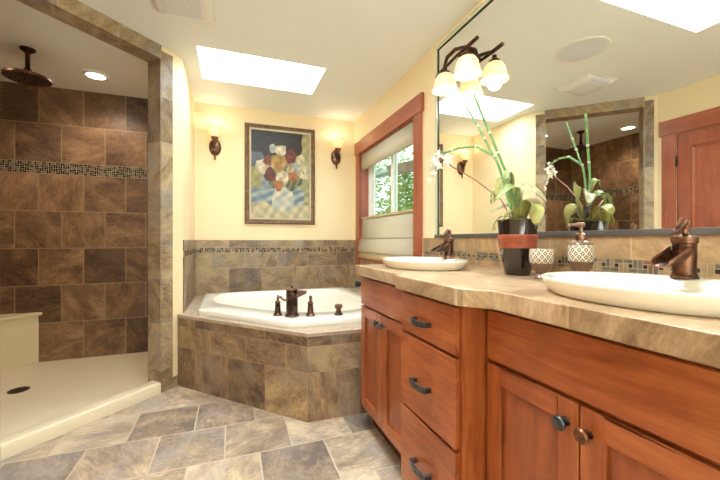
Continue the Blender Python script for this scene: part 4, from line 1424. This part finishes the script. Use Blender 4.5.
def leaf(parent, pts, width, mat, roll=0.0, cup=0.25, name='leaf', prof=None):
    """leaf blade along a smooth path of points"""
    pts = [Vector(p) for p in pts]
    path = []
    n = 14
    m = len(pts) - 1
    for k in range(n + 1):
        t_ = k / n * m
        i = min(int(t_), m - 1); f = t_ - i
        p0, p1, p2, p3 = pts[max(i - 1, 0)], pts[i], pts[i + 1], pts[min(i + 2, m)]
        path.append(0.5 * ((2 * p1) + (p2 - p0) * f + (2 * p0 - 5 * p1 + 4 * p2 - p3) * f * f + (3 * p1 - p0 - 3 * p2 + p3) * f ** 3))
    b = MB()
    rows = []
    for k in range(n + 1):
        d = (path[min(k + 1, n)] - path[max(k - 1, 0)]).normalized()
        s = d.cross(UPV)
        if s.length < 0.05:
            s = RI.copy()
        s.normalize()
        nn = s.cross(d).normalized()
        s2 = (s * math.cos(roll) + nn * math.sin(roll)); n2_ = (nn * math.cos(roll) - s * math.sin(roll))
        t_ = k / n
        w = width * (math.sin(PI * min(1, t_ * 0.96 + 0.04)) ** 0.65) * (0.75 + 0.35 * t_) * (1 - 0.25 * (t_ > 0.93))
        row = []
        for j in range(-3, 4):
            x = j / 3
            row.append(path[k] + s2 * (w * 0.5 * x) + n2_ * (cup * w * 0.5 * x * x))
        rows.append(row)
    b.grid(rows)
    return b.build(name, mat, parent, solid=0.0012, angle=80)


T0 = Vector((ox, oy, CZ + 0.215))


def cp(r, u, f=0.0):
    """offset from the pot mouth in metres: right, up, away (camera directions)"""
    return T0 + RI * r + UPV * u + FW * f


leaf(orc, [cp(0.005, 0.02, -0.02), cp(0.02, 0.075, -0.05), cp(0.035, 0.055, -0.085), cp(0.03, -0.015, -0.095)], 0.07, ML[0], 0.15)
leaf(orc, [cp(-0.005, 0.03), cp(-0.01, 0.13, -0.02), cp(-0.055, 0.14, -0.05), cp(-0.115, 0.085, -0.06)], 0.04, ML[1], 0.5)
leaf(orc, [cp(0.0, 0.03), cp(0.015, 0.135, 0.0), cp(0.06, 0.13, -0.02), cp(0.105, 0.085, -0.03)], 0.055, ML[2], -0.6)
leaf(orc, [cp(0.02, 0.03, 0.0), cp(0.05, 0.075, -0.01), cp(0.085, 0.06, -0.02), cp(0.1, 0.03, -0.02)], 0.036, ML[3], 0.3)
leaf(orc, [cp(0.0, 0.03, -0.02), cp(0.01, 0.075, -0.04), cp(0.045, 0.085, -0.06), cp(0.075, 0.07, -0.06)], 0.038, ML[4], 0.9)
leaf(orc, [cp(-0.01, 0.01, -0.01), cp(-0.03, 0.05, -0.03), cp(-0.06, 0.03, -0.05), cp(-0.085, 0.0, -0.05)], 0.05, ML[0], -0.3)
leaf(orc, [cp(-0.02, 0.14, 0.0), cp(-0.03, 0.19, -0.01), cp(-0.05, 0.205, -0.02), cp(-0.062, 0.17, -0.03)], 0.035, ML[1], 0.4)
leaf(orc, [cp(-0.05, 0.13, -0.02), cp(-0.085, 0.14, -0.03), cp(-0.115, 0.12, -0.03), cp(-0.12, 0.07, -0.03)], 0.016, ML[1], 0.2)
# leaves on the wall side, seen in the mirror
leaf(orc, [cp(0.0, 0.03, 0.02), cp(0.0, 0.12, 0.05), cp(-0.04, 0.19, 0.06), cp(-0.07, 0.09, 0.07)], 0.046, ML[0], 0.9)
leaf(orc, [cp(0.02, 0.02, 0.02), cp(0.03, 0.075, 0.05), cp(-0.03, 0.07, 0.085), cp(-0.07, 0.05, 0.1)], 0.06, ML[2], 0.3)
leaf(orc, [cp(0.03, 0.01, 0.01), cp(0.06, 0.08, 0.03), cp(0.085, 0.06, 0.05), cp(0.09, 0.01, 0.055)], 0.055, ML[0], -0.4)
leaf(orc, [cp(0.0, 0.02, 0.03), cp(-0.03, 0.03, 0.085), cp(-0.055, 0.0, 0.1), cp(-0.06, -0.03, 0.1)], 0.03, ML[0], 0.1)


def stake(pts, r=0.0056, mat=None, nodes=True, name='stem'):
    b = MB()
    b.tube(pts, r, 8)
    o = b.build(name, mat or M['stake'], orc)
    return o


tops = [Vector((0.978, 1.241, 1.70)), Vector((1.006, 1.325, 1.678))]
base = [T0 + RI * 0.012 + UPV * 0.0, T0 - RI * 0.01]
bends = [Vector((1.07, 1.15, 1.35)), Vector((1.055, 1.2, 1.43))]


def knots(parent, pts):
    for p in pts:
        b = MB()
        b.lathe([(0.006, -0.005), (0.008, 0.0), (0.006, 0.005)], p, 10)
        b.build('clip', M['petal'], parent)


s_ = stake([base[0], bends[0], tops[0]])
knots(s_, [base[0].lerp(bends[0], 0.75), bends[0].lerp(tops[0], 0.25), bends[0].lerp(tops[0], 0.5)])
s_ = stake([bends[1] + Vector((0.0, 0.0, -0.01)), bends[1].lerp(tops[1], 0.5), tops[1]], 0.0044)
knots(s_, [bends[1].lerp(tops[1], 0.35), bends[1].lerp(tops[1], 0.6)])
# arching flower stem
fl_end = Vector((0.955, 1.465, 1.50))
s_ = stake([base[1], bends[1] + Vector((0.01, -0.02, -0.06)), bends[1], Vector((1.03, 1.29, 1.492)), Vector((1.0, 1.37, 1.503)), Vector((0.97, 1.44, 1.495)), fl_end], 0.0056)
knots(s_, [bends[1], Vector((1.03, 1.29, 1.492)), Vector((0.985, 1.405, 1.5))])
s2_ = stake([T0 - RI * 0.015, T0 + Vector((-0.03, 0.06, 0.1)), T0 + Vector((-0.075, 0.17, 0.2)), T0 + Vector((-0.115, 0.28, 0.275)), Vector((0.965, 1.45, 1.46)), Vector((0.95, 1.475, 1.47))], 0.0028, M['stem_red'], name='spike')


def flower(c, face, size):
    c = Vector(c); f = Vector(face).normalized()
    a = f.orthogonal().normalized(); bb = f.cross(a)
    b = MB()
    for k in range(5):
        th = 2 * PI * k / 5 + 0.3
        d = a * math.cos(th) + bb * math.sin(th)
        s = f.cross(d)
        wd = size * (0.36 if k % 2 else 0.28)
        rows = []
        for i in range(6):
            t_ = i / 5
            w = wd * math.sin(PI * min(1.0, 0.12 + t_ * 0.86))
            p = c + d * (size * t_) + f * (size * (0.25 * t_ - 0.35 * t_ * t_))
            rows.append([p - s * w - f * (0.1 * w), p, p + s * w - f * (0.1 * w)])
        b.grid(rows)
    b.ball(c + f * size * 0.15, size * 0.16, 6)
    b.build('flower', M['petal'], orc, solid=0.0008, angle=80)


rg = random.Random(5)
for (p, s) in (((0.955, 1.468, 1.49), 0.026), ((0.945, 1.485, 1.462), 0.03), ((0.952, 1.47, 1.437), 0.026), ((0.975, 1.43, 1.462), 0.032), ((0.978, 1.425, 1.44), 0.028),
               ((0.935, 1.50, 1.43), 0.024), ((0.94, 1.50, 1.40), 0.02), ((0.93, 1.52, 1.37), 0.018)):
    flower(p, (rg.uniform(-0.7, 0.2), -0.8, rg.uniform(-0.4, 0.4)), s)

# patterned cup and soap dispenser
def lattice_mat():
    t = NT('cream_lattice')
    tc = t.n('ShaderNodeTexCoord').outputs['Object']
    sp_ = t.n('ShaderNodeSeparateXYZ'); t.l(tc, sp_.inputs[0])
    ang = t.math('ARCTAN2', sp_.outputs[1], sp_.outputs[0])
    u = t.math('MULTIPLY', ang, 12 / (2 * PI))
    v = t.math('MULTIPLY', sp_.outputs[2], 1 / 0.026)
    w = t.math('FRACT', t.math('ADD', u, v)); w2 = t.math('FRACT', t.math('SUBTRACT', u, v))
    da = t.math('ABSOLUTE', t.math('SUBTRACT', w, 0.5)); db = t.math('ABSOLUTE', t.math('SUBTRACT', w2, 0.5))
    inside = t.math('MAXIMUM', da, db)
    diam = t.math('MULTIPLY', t.math('LESS_THAN', inside, 0.34), t.math('GREATER_THAN', inside, 0.17))
    t.l(t.mix(diam, lin((222, 210, 190)), lin((58, 48, 42))), t.bsdf.inputs['Base Color'])
    t.bsdf.inputs['Roughness'].default_value = 0.5
    return t.m


M['lattice'] = lattice_mat()
M['mocha'] = plain('mocha_glaze', (118, 88, 68), 0.3, coat=0.3, var=0.12, vscale=20)
M['mocha_metal'] = bronze_mat('mocha_metal', (70, 52, 44), (150, 116, 94), 0.3)


def local_lathe(name, prof, loc, mat, parent, n=36):
    b = MB(); b.lathe(prof, (0, 0, 0), n, cap=False)
    o = b.build(name, mat, None)
    o.location = loc; o.parent = parent
    o.matrix_parent_inverse = Matrix.Translation(-parent.location)
    return o


ux, uy = 1.078, 0.982
tb = thing('tumbler', (ux, uy, CZ), 'footed brown cup with a cream lattice band, beside the orchid pot', 'cup')
b = MB(); b.lathe([(0.0, 0.0), (0.028, 0.0), (0.03, 0.006), (0.024, 0.012), (0.02, 0.02), (0.024, 0.028), (0.034, 0.038), (0.04, 0.05), (0.042, 0.06)], (ux, uy, CZ + 0.0005), 36, cap=False); b.build('foot', M['mocha'], tb)
local_lathe('band', [(0.042, -0.025), (0.0455, -0.02), (0.0465, 0.0), (0.046, 0.02), (0.0445, 0.028), (0.041, 0.029), (0.04, -0.02), (0.0, -0.024)], (ux, uy, CZ + 0.085), M['lattice'], tb)

dx_, dy_ = 1.175, 0.90
sd_ = thing('soap_dispenser', (dx_, dy_, CZ), 'brown pump soap dispenser with a cream lattice band, behind the near sink', 'soap dispenser')
b = MB(); b.lathe([(0.0, 0.0), (0.034, 0.0), (0.036, 0.006), (0.032, 0.014), (0.031, 0.03), (0.038, 0.05), (0.043, 0.066)], (dx_, dy_, CZ + 0.0005), 36, cap=False); b.build('base', M['mocha'], sd_)
local_lathe('band', [(0.043, -0.03), (0.0475, -0.025), (0.0485, 0.0), (0.048, 0.022), (0.0455, 0.03)], (dx_, dy_, CZ + 0.096), M['lattice'], sd_)
b = MB(); b.lathe([(0.0455, 0.126), (0.043, 0.132), (0.03, 0.14), (0.02, 0.143)], (dx_, dy_, CZ), 36, cap=False); b.build('shoulder', M['mocha'], sd_)
b = MB()
b.lathe([(0.02, 0.142), (0.02, 0.165), (0.016, 0.168), (0.008, 0.17), (0.008, 0.2), (0.0, 0.2)], (dx_, dy_, CZ), 24, cap=False)
p = Vector((dx_, dy_, CZ + 0.198))
b.tube([p + RI * 0.012, p - RI * 0.012, p - RI * 0.045, p - RI * 0.055 - UPV * 0.006], [0.009, 0.008, 0.006, 0.005], 12)
b.build('pump', M['mocha_metal'], sd_)

tb.scale = (0.88, 0.88, 0.97)
sd_.scale = (0.84, 0.84, 1.0)

# ------------------------------------------------------------------ outside the window
M['eave'] = plain('grey_green_soffit', (150, 168, 160), 0.8, var=0.05)
M['beam'] = plain('weathered_beam', (126, 104, 84), 0.8, var=0.15, vscale=10)
M['grass'] = plain('lawn', (110, 140, 70), 0.95, var=0.3, vscale=3)
b = MB(); b.box(1.6, 14, -3, 16, -0.4, -0.3)
structure(b.build('ground', M['grass'], smooth=False), 'green lawn outside the window', 'ground')
ev = thing('roof_eave', (3.0, 5.6, 2.3), 'wooden roof eave outside the window', 'roof')
b = MB(); b.obox((3.1, 5.7, 2.42), (1, 0.15, 0.28), (-0.15, 1, 0), (-0.28, 0, 1), 1.9, 2.2, 0.05); b.build('soffit', M['eave'], ev, smooth=False)
b = MB(); b.obox((3.0, 4.62, 2.3), (1, 0.15, 0.28), (-0.15, 1, 0), (-0.28, 0, 1), 1.9, 0.1, 0.16); b.build('beam', M['beam'], ev, smooth=False)
b = MB(); b.box(3.05, 3.17, 5.3, 5.42, -0.3, 2.3); b.build('post', M['beam'], ev, smooth=False)
leafm = leaf_mat('shrub_leaf', (110, 146, 70), (160, 188, 104), (212, 222, 156))
M['bark'] = plain('bark', (96, 76, 58), 0.9, var=0.3, vscale=20)


def shrub(x, y, w, h, label, seed):
    rg = random.Random(seed)
    t = thing('shrub', (x, y, -0.3), label, 'shrub', 'garden shrubs')
    b = MB(); b.tube([(x, y, -0.3), (x + 0.03, y, h * 0.3), (x, y + 0.04, h * 0.7)], [0.05, 0.035, 0.015], 8); b.build('trunk', M['bark'], t)
    b = MB()
    for i in range(2600):
        th = rg.uniform(0, 2 * PI); u = rg.uniform(-1, 1); rr = rg.uniform(0.55, 1.0)
        q = math.sqrt(1 - u * u)
        c = Vector((x + math.cos(th) * q * w * rr, y + math.sin(th) * q * w * rr, h * 0.5 - 0.1 + u * h * 0.58 * rr))
        d = Vector((rg.uniform(-1, 1), rg.uniform(-1, 1), rg.uniform(-1, 0.6))).normalized()
        s = d.orthogonal().normalized() * rg.uniform(0.018, 0.034)
        L = rg.uniform(0.1, 0.17)
        b.face([c, c + d * L * 0.5 + s, c + d * L, c + d * L * 0.5 - s])
    b.build('foliage', leafm, t, smooth=False, doubles=False)


shrub(3.4, 7.2, 0.9, 3.3, 'tall green shrub outside the window, left in the gap', 1)
shrub(2.7, 5.0, 0.5, 2.3, 'green shrub outside the window, closest to the glass', 2)
shrub(5.3, 7.8, 0.95, 3.2, 'green shrub outside the window, farthest right in the gap', 3)
